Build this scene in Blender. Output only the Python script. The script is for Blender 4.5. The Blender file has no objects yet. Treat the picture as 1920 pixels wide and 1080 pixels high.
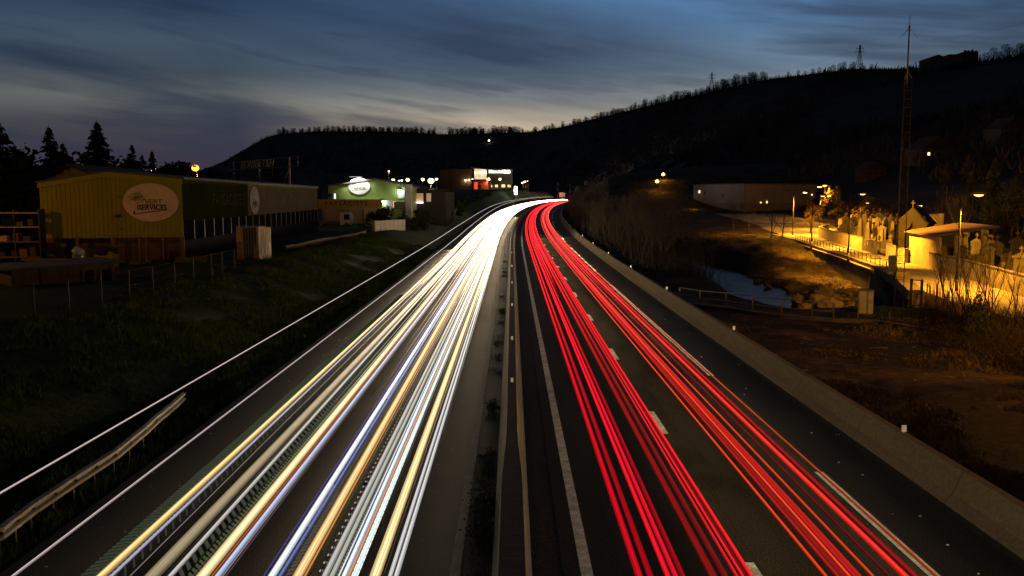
import bpy, bmesh, math, random
import numpy as np
from mathutils import Vector, Matrix, noise as mnoise
random.seed(7); RN = np.random.default_rng(11)
S = bpy.context.scene
COL = S.collection
# ---------------------------------------------------------------- camera (overpass above a motorway)
F, HC = 1670.0, 7.5                      # focal length in pixels of a 1920 wide frame, height of the eye
PITCH = math.atan(171.0 / F)
cam = bpy.data.objects.new('camera', bpy.data.cameras.new('camera'))
COL.objects.link(cam); S.camera = cam
cam.data.sensor_width = 36.0; cam.data.lens = 36.0 * F / 1920.0
cam.data.clip_start = 0.1; cam.data.clip_end = 12000.0
cam.location = (0, 0, HC); cam.rotation_euler = (math.pi / 2 - PITCH, 0, 0)
S.view_settings.view_transform = 'Standard'; S.view_settings.look = 'None'
S.view_settings.exposure = 0.0; S.view_settings.gamma = 1.0
S.render.engine = 'CYCLES'
S.cycles.use_denoising = True
S.cycles.max_bounces = 5; S.cycles.diffuse_bounces = 2; S.cycles.glossy_bounces = 3; S.cycles.transparent_max_bounces = 6
S.cycles.sample_clamp_indirect = 3.0
S.cycles.caustics_reflective = False; S.cycles.caustics_refractive = False

# ---------------------------------------------------------------- dusk sky
W = bpy.data.worlds.new('World'); S.world = W; W.use_nodes = True
def build_sky():
    nt = W.node_tree; nt.nodes.clear(); N = nt.nodes.new; L = nt.links.new
    def val(x, sock):
        if isinstance(x, (int, float)): sock.default_value = x
        else: L(x, sock)
    def M(op, a, b=0.0, c=None, clamp=False):
        n = N('ShaderNodeMath'); n.operation = op; n.use_clamp = clamp
        val(a, n.inputs[0]); val(b, n.inputs[1])
        if c is not None: val(c, n.inputs[2])
        return n.outputs[0]
    def mix(f, a, b, mode='MIX'):
        n = N('ShaderNodeMix'); n.data_type = 'RGBA'; n.blend_type = mode
        val(f, n.inputs[0])
        for x, s in ((a, n.inputs[6]), (b, n.inputs[7])):
            if isinstance(x, tuple): s.default_value = (*x, 1)
            else: L(x, s)
        return n.outputs[2]
    def ramp(f, stops):
        n = N('ShaderNodeValToRGB'); L(f, n.inputs[0]); cr = n.color_ramp
        cr.interpolation = 'EASE' if len(stops) < 3 else 'LINEAR'
        while len(cr.elements) < len(stops): cr.elements.new(0.5)
        for e, (p, c) in zip(cr.elements, stops): e.position = p; e.color = (*c, 1)
        return n.outputs[0]
    tc = N('ShaderNodeTexCoord'); sep = N('ShaderNodeSeparateXYZ'); L(tc.outputs['Generated'], sep.inputs[0])
    x, y, z = sep.outputs
    az = M('ARCTAN2', x, y); el = M('MAXIMUM', z, 0.0)
    f = M('MULTIPLY', el, 2.5)                        # 0..0.4 of elevation over the whole ramp
    warm = ramp(f, [(0.0, (.12, .095, .075)), (.16, (.40, .31, .21)), (.205, (.43, .355, .255)), (.26, (.25, .25, .23)), (.34, (.105, .155, .21)), (.46, (.058, .122, .225)), (.60, (.060, .138, .280)), (.8, (.03, .045, .07)), (1, (.012, .014, .016))])
    cool = ramp(f, [(0.0, (.026, .022, .034)), (.12, (.026, .025, .042)), (.19, (.038, .039, .050)), (.25, (.082, .088, .088)), (.32, (.030, .043, .060)), (.40, (.034, .056, .084)), (.5, (.012, .028, .060)), (.60, (.010, .027, .062)), (.8, (.012, .018, .026)), (1, (.009, .010, .011))])
    # the afterglow sits straight down the road and fades to both sides
    g = M('ABSOLUTE', M('SUBTRACT', az, M('ADD', .05, M('MULTIPLY', el, .9))))
    glow = M('SUBTRACT', 1.0, M('DIVIDE', g, M('ADD', .33, M('MULTIPLY', el, 1.15))), clamp=True)
    ahead = M('MULTIPLY', M('ADD', y, .35), 1.5, clamp=True)
    glow = M('SMOOTH_MIN', M('MULTIPLY', glow, 1.35), 1.0, .3)
    base = mix(glow, cool, warm)
    # stretched cloud streaks, drooping to the right
    def streak(sx, sz, tilt, off, detail, rough=.55):
        cv = N('ShaderNodeCombineXYZ')
        L(M('MULTIPLY', az, sx), cv.inputs[0]); L(M('ADD', M('MULTIPLY', M('ADD', el, M('MULTIPLY', az, tilt)), sz), off), cv.inputs[1]); cv.inputs[2].default_value = off
        n = N('ShaderNodeTexNoise'); L(cv.outputs[0], n.inputs['Vector']); n.inputs['Scale'].default_value = 1.0
        n.inputs['Detail'].default_value = detail; n.inputs['Roughness'].default_value = rough; n.inputs['Distortion'].default_value = .25
        return n.outputs['Fac']
    n1 = streak(2.6, 20.0, .15, 3.7, 4)
    n2 = streak(6.0, 52.0, .10, 9.1, 3)
    cl = M('ADD', M('MULTIPLY', n1, .78), M('MULTIPLY', n2, .22))
    cl = ramp(cl, [(.43, (0, 0, 0)), (.60, (1, 1, 1))])
    # one long dark bank of cloud above the middle of the valley
    bx = M('DIVIDE', M('SUBTRACT', az, -.01), .24); bz = M('DIVIDE', M('SUBTRACT', M('ADD', el, M('MULTIPLY', az, .14)), .150), .050)
    d2 = M('SQRT', M('ADD', M('MULTIPLY', bx, bx), M('MULTIPLY', bz, bz)))
    bank = M('SUBTRACT', 1.15, M('ADD', M('MULTIPLY', d2, .75), M('MULTIPLY', M('SUBTRACT', n1, .5), 1.6)), clamp=True)
    rx = M('DIVIDE', M('SUBTRACT', az, .53), .17); rz = M('DIVIDE', M('SUBTRACT', el, .2), .07)
    rb = M('SUBTRACT', 1.1, M('ADD', M('SQRT', M('ADD', M('MULTIPLY', rx, rx), M('MULTIPLY', rz, rz))), M('MULTIPLY', M('SUBTRACT', n1, .5), 1.2)), clamp=True)
    dens = M('MAXIMUM', M('MAXIMUM', M('MULTIPLY', cl, .72), M('MULTIPLY', bank, .93)), M('MULTIPLY', rb, .7))
    dens = M('MULTIPLY', dens, M('MINIMUM', M('MULTIPLY', el, 12.0), 1.0))
    cloudc = mix(glow, (.008, .018, .042), (.020, .032, .060))
    col = mix(dens, base, cloudc)
    sky = N('ShaderNodeTexSky'); sky.sky_type = 'NISHITA'; sky.sun_disc = False
    sky.sun_elevation = math.radians(-4.0); sky.sun_rotation = math.radians(2.0)
    b1 = N('ShaderNodeBackground'); L(sky.outputs[0], b1.inputs[0]); b1.inputs[1].default_value = .05
    b2 = N('ShaderNodeBackground'); L(col, b2.inputs[0]); L(M('ADD', .35, M('MULTIPLY', ahead, 1.08)), b2.inputs[1])
    add = N('ShaderNodeAddShader'); L(b1.outputs[0], add.inputs[0]); L(b2.outputs[0], add.inputs[1])
    out = N('ShaderNodeOutputWorld'); L(add.outputs[0], out.inputs[0])
build_sky()
# the sun is below the hills: only a trace of its afterglow from down the valley
sun = bpy.data.objects.new('sun', bpy.data.lights.new('sun', 'SUN')); COL.objects.link(sun)
sun.data.energy = 0.012; sun.data.angle = math.radians(40); sun.data.color = (1, .84, .66)
sun.rotation_euler = (math.radians(-80), 0, math.radians(-2))

# ---------------------------------------------------------------- helpers
def ray(px, py):
    dx, dy = (px - 960) / F, -(py - 540) / F
    c, s = math.cos(PITCH), math.sin(PITCH)
    return Vector((dx, c + dy * s, -s + dy * c))
def at(px, py, z=0.0):                       # where the sight line through a pixel meets the level z
    r = ray(px, py); t = (z - HC) / r.z
    return Vector((r.x * t, r.y * t, z))
def atd(px, py, Y):                          # ... and where it is Y metres ahead
    r = ray(px, py); t = Y / r.y
    return Vector((r.x * t, Y, HC + r.z * t))

MATS = {}
def mat(name, col, rough=.8, var=.25, scale=3.0, bump=0.0, metal=0.0, detail=6.0, stretch=(1, 1, 1), col2=None, spec=.5, fine=None):
    m = bpy.data.materials.new(name); m.use_nodes = True; nt = m.node_tree; N = nt.nodes.new; L = nt.links.new
    p = nt.nodes['Principled BSDF']; p.inputs['Roughness'].default_value = rough; p.inputs['Metallic'].default_value = metal
    p.inputs['Specular IOR Level'].default_value = spec
    tc = N('ShaderNodeTexCoord'); mp = N('ShaderNodeMapping'); L(tc.outputs['Object'], mp.inputs[0]); mp.inputs['Scale'].default_value = stretch
    n = N('ShaderNodeTexNoise'); L(mp.outputs[0], n.inputs['Vector']); n.inputs['Scale'].default_value = scale; n.inputs['Detail'].default_value = detail; n.inputs['Roughness'].default_value = .62
    r = N('ShaderNodeValToRGB'); L(n.outputs['Fac'], r.inputs[0])
    c2 = col2 or tuple(min(1, c * (1 + var)) for c in col)
    r.color_ramp.elements[0].position = .32; r.color_ramp.elements[0].color = (*[c * (1 - var) for c in col], 1)
    r.color_ramp.elements[1].position = .68; r.color_ramp.elements[1].color = (*c2, 1)
    out = r.outputs[0]
    if fine:
        n2 = N('ShaderNodeTexNoise'); L(tc.outputs['Object'], n2.inputs['Vector']); n2.inputs['Scale'].default_value = fine[0]; n2.inputs['Detail'].default_value = 3
        r2 = N('ShaderNodeValToRGB'); L(n2.outputs['Fac'], r2.inputs[0]); k = fine[1]
        r2.color_ramp.elements[0].position = .35; r2.color_ramp.elements[0].color = (1 - k, 1 - k, 1 - k, 1)
        r2.color_ramp.elements[1].position = .68; r2.color_ramp.elements[1].color = (1 + k, 1 + k, 1 + k, 1)
        mx = N('ShaderNodeMix'); mx.data_type = 'RGBA'; mx.blend_type = 'MULTIPLY'; mx.inputs[0].default_value = 1
        L(out, mx.inputs[6]); L(r2.outputs[0], mx.inputs[7]); out = mx.outputs[2]
        if bump: n = n2
    L(out, p.inputs['Base Color'])
    if bump:
        b = N('ShaderNodeBump'); L(n.outputs['Fac'], b.inputs['Height']); b.inputs['Strength'].default_value = min(1, bump); b.inputs['Distance'].default_value = .02 if fine else .05
        L(b.outputs[0], p.inputs['Normal'])
    MATS[name] = m; return m
def emat(name, col, strength):
    m = bpy.data.materials.new(name); m.use_nodes = True; p = m.node_tree.nodes['Principled BSDF']
    p.inputs['Base Color'].default_value = (*[min(.8, c) for c in col], 1)
    p.inputs['Emission Color'].default_value = (*col, 1); p.inputs['Emission Strength'].default_value = strength
    MATS[name] = m; return m

class MB:
    """collects shapes that become ONE mesh object"""
    def __init__(s): s.v = []; s.f = []; s.sm = []
    def add(s, vs, fs, smooth=False):
        o = len(s.v); s.v += [tuple(v) for v in vs]; s.f += [tuple(i + o for i in f) for f in fs]; s.sm += [smooth] * len(fs)
        return s
    def box(s, c, d, rz=0.0, taper=1.0):      # centre of the BASE, dimensions
        x, y, h = d[0] / 2, d[1] / 2, d[2]; ca, sa = math.cos(rz), math.sin(rz); vs = []
        for z, k in ((0, 1.0), (h, taper)):
            for sx, sy in ((-1, -1), (1, -1), (1, 1), (-1, 1)):
                px, py = sx * x * k, sy * y * k
                vs.append((c[0] + px * ca - py * sa, c[1] + px * sa + py * ca, c[2] + z))
        return s.add(vs, [(3, 2, 1, 0), (4, 5, 6, 7), (0, 1, 5, 4), (1, 2, 6, 5), (2, 3, 7, 6), (3, 0, 4, 7)])
    def bar(s, a, b, r0, r1=None, n=6, smooth=True):
        a, b = Vector(a), Vector(b); r1 = r0 if r1 is None else r1; d = b - a
        if d.length < 1e-6: return s
        d.normalize(); u = d.orthogonal().normalized(); w = d.cross(u); vs = []
        for p, r in ((a, r0), (b, r1)):
            for i in range(n):
                t = 2 * math.pi * i / n; vs.append(p + u * (r * math.cos(t)) + w * (r * math.sin(t)))
        fs = [(i, (i + 1) % n, n + (i + 1) % n, n + i) for i in range(n)]
        return s.add(vs, fs + [tuple(range(n - 1, -1, -1)), tuple(range(n, 2 * n))], smooth and n > 4)
    def path(s, pts, rs, n=5):                # a bent tapering tube
        pts = [Vector(p) for p in pts]; vs = []; u = None
        for i, p in enumerate(pts):
            d = (pts[min(i + 1, len(pts) - 1)] - pts[max(i - 1, 0)]).normalized()
            u = (d.orthogonal() if u is None else (u - d * u.dot(d))).normalized(); w = d.cross(u)
            for k in range(n):
                t = 2 * math.pi * k / n; vs.append(p + u * (rs[i] * math.cos(t)) + w * (rs[i] * math.sin(t)))
        fs = []
        for i in range(len(pts) - 1):
            for k in range(n): fs.append((i * n + k, i * n + (k + 1) % n, (i + 1) * n + (k + 1) % n, (i + 1) * n + k))
        m = (len(pts) - 1) * n
        return s.add(vs, fs + [tuple(range(n - 1, -1, -1)), tuple(range(m, m + n))], True)
    def prism(s, poly, o, u, w, t):           # flat outline (a,b) in axes u,w from o, thickened by vector t
        o, u, w, t = Vector(o), Vector(u), Vector(w), Vector(t); n = len(poly)
        vs = [o + u * a + w * b for a, b in poly]; vs += [v + t for v in vs]
        return s.add(vs, [tuple(range(n - 1, -1, -1)), tuple(range(n, 2 * n))] + [(i, (i + 1) % n, n + (i + 1) % n, n + i) for i in range(n)])
    def sweep(s, rings, caps=True, smooth=False):
        n = len(rings[0]); vs = [p for r in rings for p in r]; fs = []
        for i in range(len(rings) - 1):
            for k in range(n): fs.append((i * n + k, i * n + (k + 1) % n, (i + 1) * n + (k + 1) % n, (i + 1) * n + k))
        if caps: m = (len(rings) - 1) * n; fs += [tuple(range(n - 1, -1, -1)), tuple(range(m, m + n))]
        return s.add(vs, fs, smooth)
    def ball(s, c, r, nu=10, nv=7, jit=0.0):
        r = (r, r, r) if isinstance(r, (int, float)) else r; vs = []; fs = []
        for j in range(nv + 1):
            for i in range(nu):
                a, b = 2 * math.pi * i / nu, math.pi * j / nv; k = 1 + (random.uniform(-jit, jit) if 0 < j < nv else 0)
                vs.append((c[0] + r[0] * k * math.sin(b) * math.cos(a), c[1] + r[1] * k * math.sin(b) * math.sin(a), c[2] + r[2] * k * math.cos(b)))
        for j in range(nv):
            for i in range(nu): fs.append((j * nu + i, (j + 1) * nu + i, (j + 1) * nu + (i + 1) % nu, j * nu + (i + 1) % nu))
        return s.add(vs, fs, True)
    def build(s, name, m=None, parent=None, loc=None):
        me = bpy.data.meshes.new(name); me.from_pydata(s.v, [], s.f); me.update()
        if any(s.sm): me.polygons.foreach_set('use_smooth', s.sm)
        if m: me.materials.append(m)
        o = bpy.data.objects.new(name, me); COL.objects.link(o)
        if parent is not None: o.parent = parent
        if loc is not None: o.location = loc
        return o
def tag(o, label=None, cat=None, group=None, kind=None):
    for k, v in (('label', label), ('category', cat), ('group', group), ('kind', kind)):
        if v: o[k] = v
    return o
def thing(name, label, cat, loc=(0, 0, 0), rz=0.0, group=None):
    o = bpy.data.objects.new(name, None); COL.objects.link(o); o.location = loc; o.rotation_euler = (0, 0, rz)
    return tag(o, label, cat, group)
def kids(o): return [c for c in COL.objects if c.parent == o]
def dup(o, loc, rz=0.0, sc=1.0, label=None, group=None):
    c = o.copy(); COL.objects.link(c); c.location = loc; c.rotation_euler = (0, 0, rz); c.scale = sc if isinstance(sc, tuple) else (sc, sc, sc)
    if label: c['label'] = label
    if group: c['group'] = group
    for ch in o.children:
        d = ch.copy(); COL.objects.link(d); d.parent = c
        for g in ch.children:
            e = g.copy(); COL.objects.link(e); e.parent = d
    return c
def text_mesh(name, body, size, m, parent=None, M4=None, thick=.02, squash=1.0, bold=.0, spacing=1.0):
    cu = bpy.data.curves.new(name, 'FONT'); cu.body = body; cu.size = size; cu.extrude = thick; cu.offset = bold
    cu.align_x = 'CENTER'; cu.align_y = 'CENTER'; cu.space_character = spacing; cu.resolution_u = 3
    o = bpy.data.objects.new(name + '_tmp', cu); COL.objects.link(o)
    dg = bpy.context.evaluated_depsgraph_get(); me = bpy.data.meshes.new_from_object(o.evaluated_get(dg))
    bpy.data.objects.remove(o); bpy.data.curves.remove(cu)
    me.transform((M4 or Matrix()) @ Matrix.Diagonal((squash, 1, 1, 1))); me.materials.clear(); me.materials.append(m)
    r = bpy.data.objects.new(name, me); COL.objects.link(r)
    if parent is not None: r.parent = parent
    return r
def frame(o, u, n):                           # matrix whose x runs along u, y up, z along the outward normal n
    u, n = Vector(u).normalized(), Vector(n).normalized(); v = Vector((0, 0, 1))
    return Matrix(((u.x, v.x, n.x, o[0]), (u.y, v.y, n.y, o[1]), (u.z, v.z, n.z, o[2]), (0, 0, 0, 1)))
def smooth(t): t = min(1.0, max(0.0, t)); return t * t * (3 - 2 * t)
def lerp(a, b, t): return a + (b - a) * t
def lamp_light(name, loc, energy, col, spot=None, parent=None, target=None, radius=.12, blend=.6):
    ld = bpy.data.lights.new(name, 'SPOT' if spot else 'POINT'); ld.energy = energy; ld.color = col; ld.shadow_soft_size = radius
    o = bpy.data.objects.new(name, ld); COL.objects.link(o); o.location = loc
    if spot:
        ld.spot_size = math.radians(spot); ld.spot_blend = blend
        d = (Vector(target) - Vector(loc)) if target is not None else Vector((0, 0, -1))
        o.rotation_euler = d.to_track_quat('-Z', 'Y').to_euler()
    if parent is not None: o.parent = parent
    return o
SOD = (1.0, .40, .022)
ORD = 'first second third fourth fifth sixth seventh eighth ninth tenth eleventh twelfth thirteenth fourteenth fifteenth sixteenth seventeenth eighteenth nineteenth twentieth'.split()

# ---------------------------------------------------------------- the line of the motorway
_zp = [(-60, 0), (90, 0), (130, .25), (190, 1.0), (230, 1.6), (270, 2.2), (300, 2.6), (400, 3.6), (500, 4.3), (600, 4.6), (800, 4.9), (1200, 5)]
def zr(Y):
    for (a, za), (b, zb) in zip(_zp, _zp[1:]):
        if Y <= b: return lerp(za, zb, max(0, (Y - a) / (b - a)))
    return 5.0
_zs = {}
def zroad(Y):                                 # smoothed
    k = round(Y, 1)
    if k not in _zs: _zs[k] = sum(zr(k + d) for d in range(-40, 41, 8)) / 11.0
    return _zs[k]
def cx(Y):
    if Y < 120: return 0.0
    if Y < 720: return (Y - 120) ** 2 / 6000.0
    return 60.0 + 0.2 * (Y - 720)
def bank(Y): return .05 * smooth((Y - 150) / 120.0)
def P(off, Y, z=0.0): return Vector((off + cx(Y), Y, zroad(Y) - bank(Y) * off + z))
YS = [-30, -15, -5] + [5 * i for i in range(0, 60)] + [300 + 10 * i for i in range(0, 61)]

def strip(mb, a, b, ys, z, th=.0):            # a band of road surface between two offsets
    rows = [(P(a, y, z), P(b, y, z)) for y in ys]; vs = [p for r in rows for p in r]
    return mb.add(vs, [(2 * i, 2 * i + 1, 2 * i + 3, 2 * i + 2) for i in range(len(ys) - 1)])
# ---------------------------------------------------------------- ground
WALL_TOP = [(31.0, 70), (34.0, 79), (38.4, 95), (41.6, 112), (45.2, 134), (48.6, 155), (50.5, 172)]   # line of the retaining wall beside the stream (x, y)
def wall_x(Y):
    p = WALL_TOP
    if Y <= p[0][1]: return p[0][0]
    for (xa, ya), (xb, yb) in zip(p, p[1:]):
        if Y <= yb: return lerp(xa, xb, (Y - ya) / (yb - ya))
    return p[-1][0]
STREAM = [(30, 40), (25.5, 60), (23.6, 72), (24.0, 84), (25.5, 100), (27.3, 118), (27.5, 140), (24.5, 170), (22, 220)]
def stream_x(Y):
    p = STREAM
    if Y <= p[0][1]: return p[0][0]
    for (xa, ya), (xb, yb) in zip(p, p[1:]):
        if Y <= yb: return lerp(xa, xb, (Y - ya) / (yb - ya))
    return p[-1][0]
WATER = -3.15
def yard(Y): return 2.3 + 8.6 * smooth((Y - 190) / 240.0)
def plain(Y): return 2.2 * smooth((Y - 190) / 160.0) + 5.0 * smooth((Y - 340) / 300.0)
def ground(x, Y, rough=True):
    off = x - cx(Y); z0 = zroad(Y); b = bank(Y)
    nz = mnoise.noise((x * .35, Y * .35, 2.2)) * .10 + mnoise.noise((x * .09, Y * .09, 5.2)) * .25 if rough else 0.0
    if -10.4 <= off <= 11.3: return z0 - b * off - .09
    if off < -10.4:
        e = z0 + b * 10.4 - .05; t = smooth((-10.4 - off) / 9.0)
        z = lerp(e, yard(Y), t) - .12 * math.exp(-((off + 11.2) / .6) ** 2)
        return z + nz * min(1, (-10.4 - off) / 2.5) * (1.0 if off > -22 else .35)
    e = z0 - b * 11.3 - .02; z = lerp(e, plain(Y), smooth((off - 11.3) / 12.0))
    z += nz * min(1, (off - 11.3) / 2.0) * .7
    if Y > 60:                                  # the stream bed
        d = abs(x - stream_x(Y)); k = smooth((Y - 59.5) / 3.0) * (1 - smooth((Y - 200) / 40))
        left = x < stream_x(Y)
        w0 = 2.3 + .5 * math.sin(Y * .21) ; w1 = w0 + (4.2 if left else 5.5)
        bed = WATER - .8
        floor_r = lerp(-2.5, 0.0, smooth((Y - 98) / 60.0))
        if left: target = lerp(bed, z, smooth((d - w0) / (w1 - w0)))
        else:
            target = lerp(bed, floor_r, smooth((d - w0) / (w1 - w0)))
            target += (mnoise.noise((x * .5, Y * .5, 7.7)) * .55) * smooth((d - 2.0) / 2.0)
            if x > wall_x(Y) + .35: target = z
        z = lerp(z, target, k)
    if Y > 330 and off > 12.5:                  # wooded cutting on the inside of the bend
        z += (off - 12.5) * .75 * smooth((Y - 330) / 110.0) * (1 if off < 30 else 30 / off)
    return z
def build_ground():
    offs = sorted(set([round(v, 3) for v in
        list(np.arange(-60, -24, 4.0)) + list(np.arange(-24, -9.5, .55)) + [-10.4, -10.2, -5, 0, 5, 10.8, 11.3] + list(np.arange(11.6, 62, .8)) + list(np.arange(64, 130, 4.0)) +
        [-3000, -1500, -800, -450, -300, -220, -160, -120, -90, -75] + [150, 190, 250, 320, 420, 600, 900, 1500, 3000]]))
    ys = list(np.arange(-60, 10, 4.0)) + list(np.arange(10, 200, 1.1)) + list(np.arange(200, 320, 4)) + list(np.arange(320, 760, 10)) + [800, 900, 1100, 1500, 2200, 3200]
    vs = []
    for Y in ys:
        for o in offs:
            x = o + (cx(Y) if abs(o) < 200 else 0); vs.append((x, Y, ground(x, Y)))
    n = len(offs); fs = [(j * n + i, j * n + i + 1, (j + 1) * n + i + 1, (j + 1) * n + i) for j in range(len(ys) - 1) for i in range(n - 1)]
    m = MB(); m.add(vs, fs, True)
    return tag(m.build('ground', GROUND), kind='structure')
def ground_material():
    m = bpy.data.materials.new('ground_soil_and_grass'); m.use_nodes = True; nt = m.node_tree; N = nt.nodes.new; L = nt.links.new
    p = nt.nodes['Principled BSDF']; p.inputs['Roughness'].default_value = .95; p.inputs['Specular IOR Level'].default_value = .15
    tc = N('ShaderNodeTexCoord'); sep = N('ShaderNodeSeparateXYZ'); L(tc.outputs['Object'], sep.inputs[0])
    def noise(sc, det=6, st=(1, 1, 1)):
        mp = N('ShaderNodeMapping'); mp.inputs['Scale'].default_value = st; L(tc.outputs['Object'], mp.inputs[0])
        n = N('ShaderNodeTexNoise'); n.inputs['Scale'].default_value = sc; n.inputs['Detail'].default_value = det; n.inputs['Roughness'].default_value = .65; L(mp.outputs[0], n.inputs['Vector']); return n.outputs['Fac']
    def ramp(f, a, b, p0=.4, p1=.6):
        r = N('ShaderNodeValToRGB'); L(f, r.inputs[0]); r.color_ramp.elements[0].position = p0; r.color_ramp.elements[1].position = p1
        r.color_ramp.elements[0].color = (*a, 1); r.color_ramp.elements[1].color = (*b, 1); return r.outputs[0]
    def mix(f, a, b):
        x = N('ShaderNodeMix'); x.data_type = 'RGBA'; L(f, x.inputs[0]); L(a, x.inputs[6]); L(b, x.inputs[7]); return x.outputs[2]
    grass = ramp(noise(2.2), (.010, .024, .003), (.032, .058, .008))
    dirt = ramp(noise(1.3, 8), (.05, .032, .02), (.15, .10, .07), .3, .7)
    patch = ramp(noise(.16, 7, (1, .8, 1)), (0, 0, 0), (1, 1, 1), .50, .60)
    dry = ramp(noise(3.0), (.014, .011, .005), (.05, .037, .014))
    right = mix(patch, dry, dirt)
    sx = N('ShaderNodeMath'); sx.operation = 'GREATER_THAN'; L(sep.outputs[0], sx.inputs[0]); sx.inputs[1].default_value = 8
    L(mix(sx.outputs[0], grass, right), p.inputs['Base Color'])
    b = N('ShaderNodeBump'); L(noise(4.0, 8), b.inputs['Height']); b.inputs['Strength'].default_value = .8; b.inputs['Distance'].default_value = .12; L(b.outputs[0], p.inputs['Normal'])
    return m
GROUND = ground_material()
build_ground()

# water of the stream
def water():
    m = bpy.data.materials.new('stream_water'); m.use_nodes = True; nt = m.node_tree; p = nt.nodes['Principled BSDF']
    p.inputs['Base Color'].default_value = (.012, .016, .018, 1); p.inputs['Roughness'].default_value = .12; p.inputs['IOR'].default_value = 1.33
    tc = nt.nodes.new('ShaderNodeTexCoord'); mp = nt.nodes.new('ShaderNodeMapping'); mp.inputs['Scale'].default_value = (1.6, .9, 1); nt.links.new(tc.outputs['Object'], mp.inputs[0])
    n = nt.nodes.new('ShaderNodeTexNoise'); n.inputs['Scale'].default_value = 1.4; n.inputs['Detail'].default_value = 5; nt.links.new(mp.outputs[0], n.inputs['Vector'])
    b = nt.nodes.new('ShaderNodeBump'); b.inputs['Strength'].default_value = .5; b.inputs['Distance'].default_value = .11; nt.links.new(n.outputs['Fac'], b.inputs['Height']); nt.links.new(b.outputs[0], p.inputs['Normal'])
    mb = MB(); ys = list(range(58, 222, 4)); vs = []
    for Y in ys: vs += [(stream_x(Y) - 5, Y, WATER), (stream_x(Y) + 5.5, Y, WATER)]
    mb.add(vs, [(2 * i, 2 * i + 1, 2 * i + 3, 2 * i + 2) for i in range(len(ys) - 1)])
    tag(mb.build('stream_water', m), kind='structure')
water()

# ---------------------------------------------------------------- motorway surface and paint
def asphalt(name, col, patch, p0, p1):
    m = bpy.data.materials.new(name); m.use_nodes = True; nt = m.node_tree; N = nt.nodes.new; L = nt.links.new
    p = nt.nodes['Principled BSDF']; p.inputs['Roughness'].default_value = .7; p.inputs['Specular IOR Level'].default_value = .07
    tc = N('ShaderNodeTexCoord')
    def noise(sc, det, st=(1, 1, 1), ro=.6):
        mp = N('ShaderNodeMapping'); mp.inputs['Scale'].default_value = st; L(tc.outputs['Object'], mp.inputs[0])
        n = N('ShaderNodeTexNoise'); n.inputs['Scale'].default_value = sc; n.inputs['Detail'].default_value = det; n.inputs['Roughness'].default_value = ro; L(mp.outputs[0], n.inputs['Vector']); return n.outputs['Fac']
    def ramp(f, stops):
        r = N('ShaderNodeValToRGB'); L(f, r.inputs[0]); cr = r.color_ramp
        while len(cr.elements) < len(stops): cr.elements.new(.5)
        for e, (q, c) in zip(cr.elements, stops): e.position = q; e.color = (*c, 1)
        return r.outputs[0]
    def mul(a, b, mode='MULTIPLY', f=1.0):
        x = N('ShaderNodeMix'); x.data_type = 'RGBA'; x.blend_type = mode; x.inputs[0].default_value = f; L(a, x.inputs[6]); L(b, x.inputs[7]); return x.outputs[2]
    grit = noise(26, 2); wear = noise(.9, 5, (1, .06, 1)); blot = noise(.35, 6, (1, .35, 1)); chip = noise(24, 1)
    c = ramp(wear, [(.3, tuple(v * .72 for v in col)), (.7, tuple(v * 1.25 for v in col))])
    c = mul(c, ramp(blot, [(p0, (1, 1, 1)), (p1, patch)]))
    c = mul(c, ramp(grit, [(.3, (.35, .35, .35)), (.55, (1, 1, 1)), (.72, (2.4, 2.3, 2.1))]))
    c = mul(c, ramp(chip, [(.745, (0, 0, 0)), (.765, (.28, .26, .22))]), 'ADD')
    L(c, p.inputs['Base Color'])
    b = N('ShaderNodeBump'); L(grit, b.inputs['Height']); b.inputs['Strength'].default_value = .55; b.inputs['Distance'].default_value = .012; L(b.outputs[0], p.inputs['Normal'])
    return m
ROADW = asphalt('asphalt_worn', (.062, .056, .048), (.75, .74, .72), .5, .62)
ROADR = asphalt('asphalt_brown', (.072, .064, .046), (.62, .62, .64), .5, .56)
ROADD = asphalt('asphalt_dark', (.044, .038, .032), (.8, .8, .8), .5, .6)
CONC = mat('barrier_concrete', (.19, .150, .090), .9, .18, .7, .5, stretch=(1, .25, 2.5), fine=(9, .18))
CONCD = mat('dirty_concrete', (.13, .115, .095), .9, .35, .8, .5, fine=(8, .25))
PAINT = mat('road_paint_worn', (.72, .72, .68), .75, .35, 3.0, .2, fine=(30, .3))
PAINTG = mat('road_paint_grey', (.20, .185, .16), .8, .35, 3.0, .2, fine=(30, .3))
m = MB(); strip(m, -10.25, -1.02, YS, 0); tag(m.build('road_carriageway', ROADW), kind='structure')
m = MB(); strip(m, -1.02, -.30, YS, -.02); strip(m, .30, 1.02, YS, -.02); tag(m.build('road_median_strip', ROADD), kind='structure')
m = MB(); strip(m, 1.02, 4.62, YS, 0); tag(m.build('road_passing_lane', ROADD), kind='structure')
m = MB(); strip(m, 4.62, 8.6, YS, 0); tag(m.build('road_outer_lane', ROADR), kind='structure')
m = MB(); strip(m, 8.6, 10.85, YS, 0); tag(m.build('road_hard_shoulder', ROADD), kind='structure')
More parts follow.
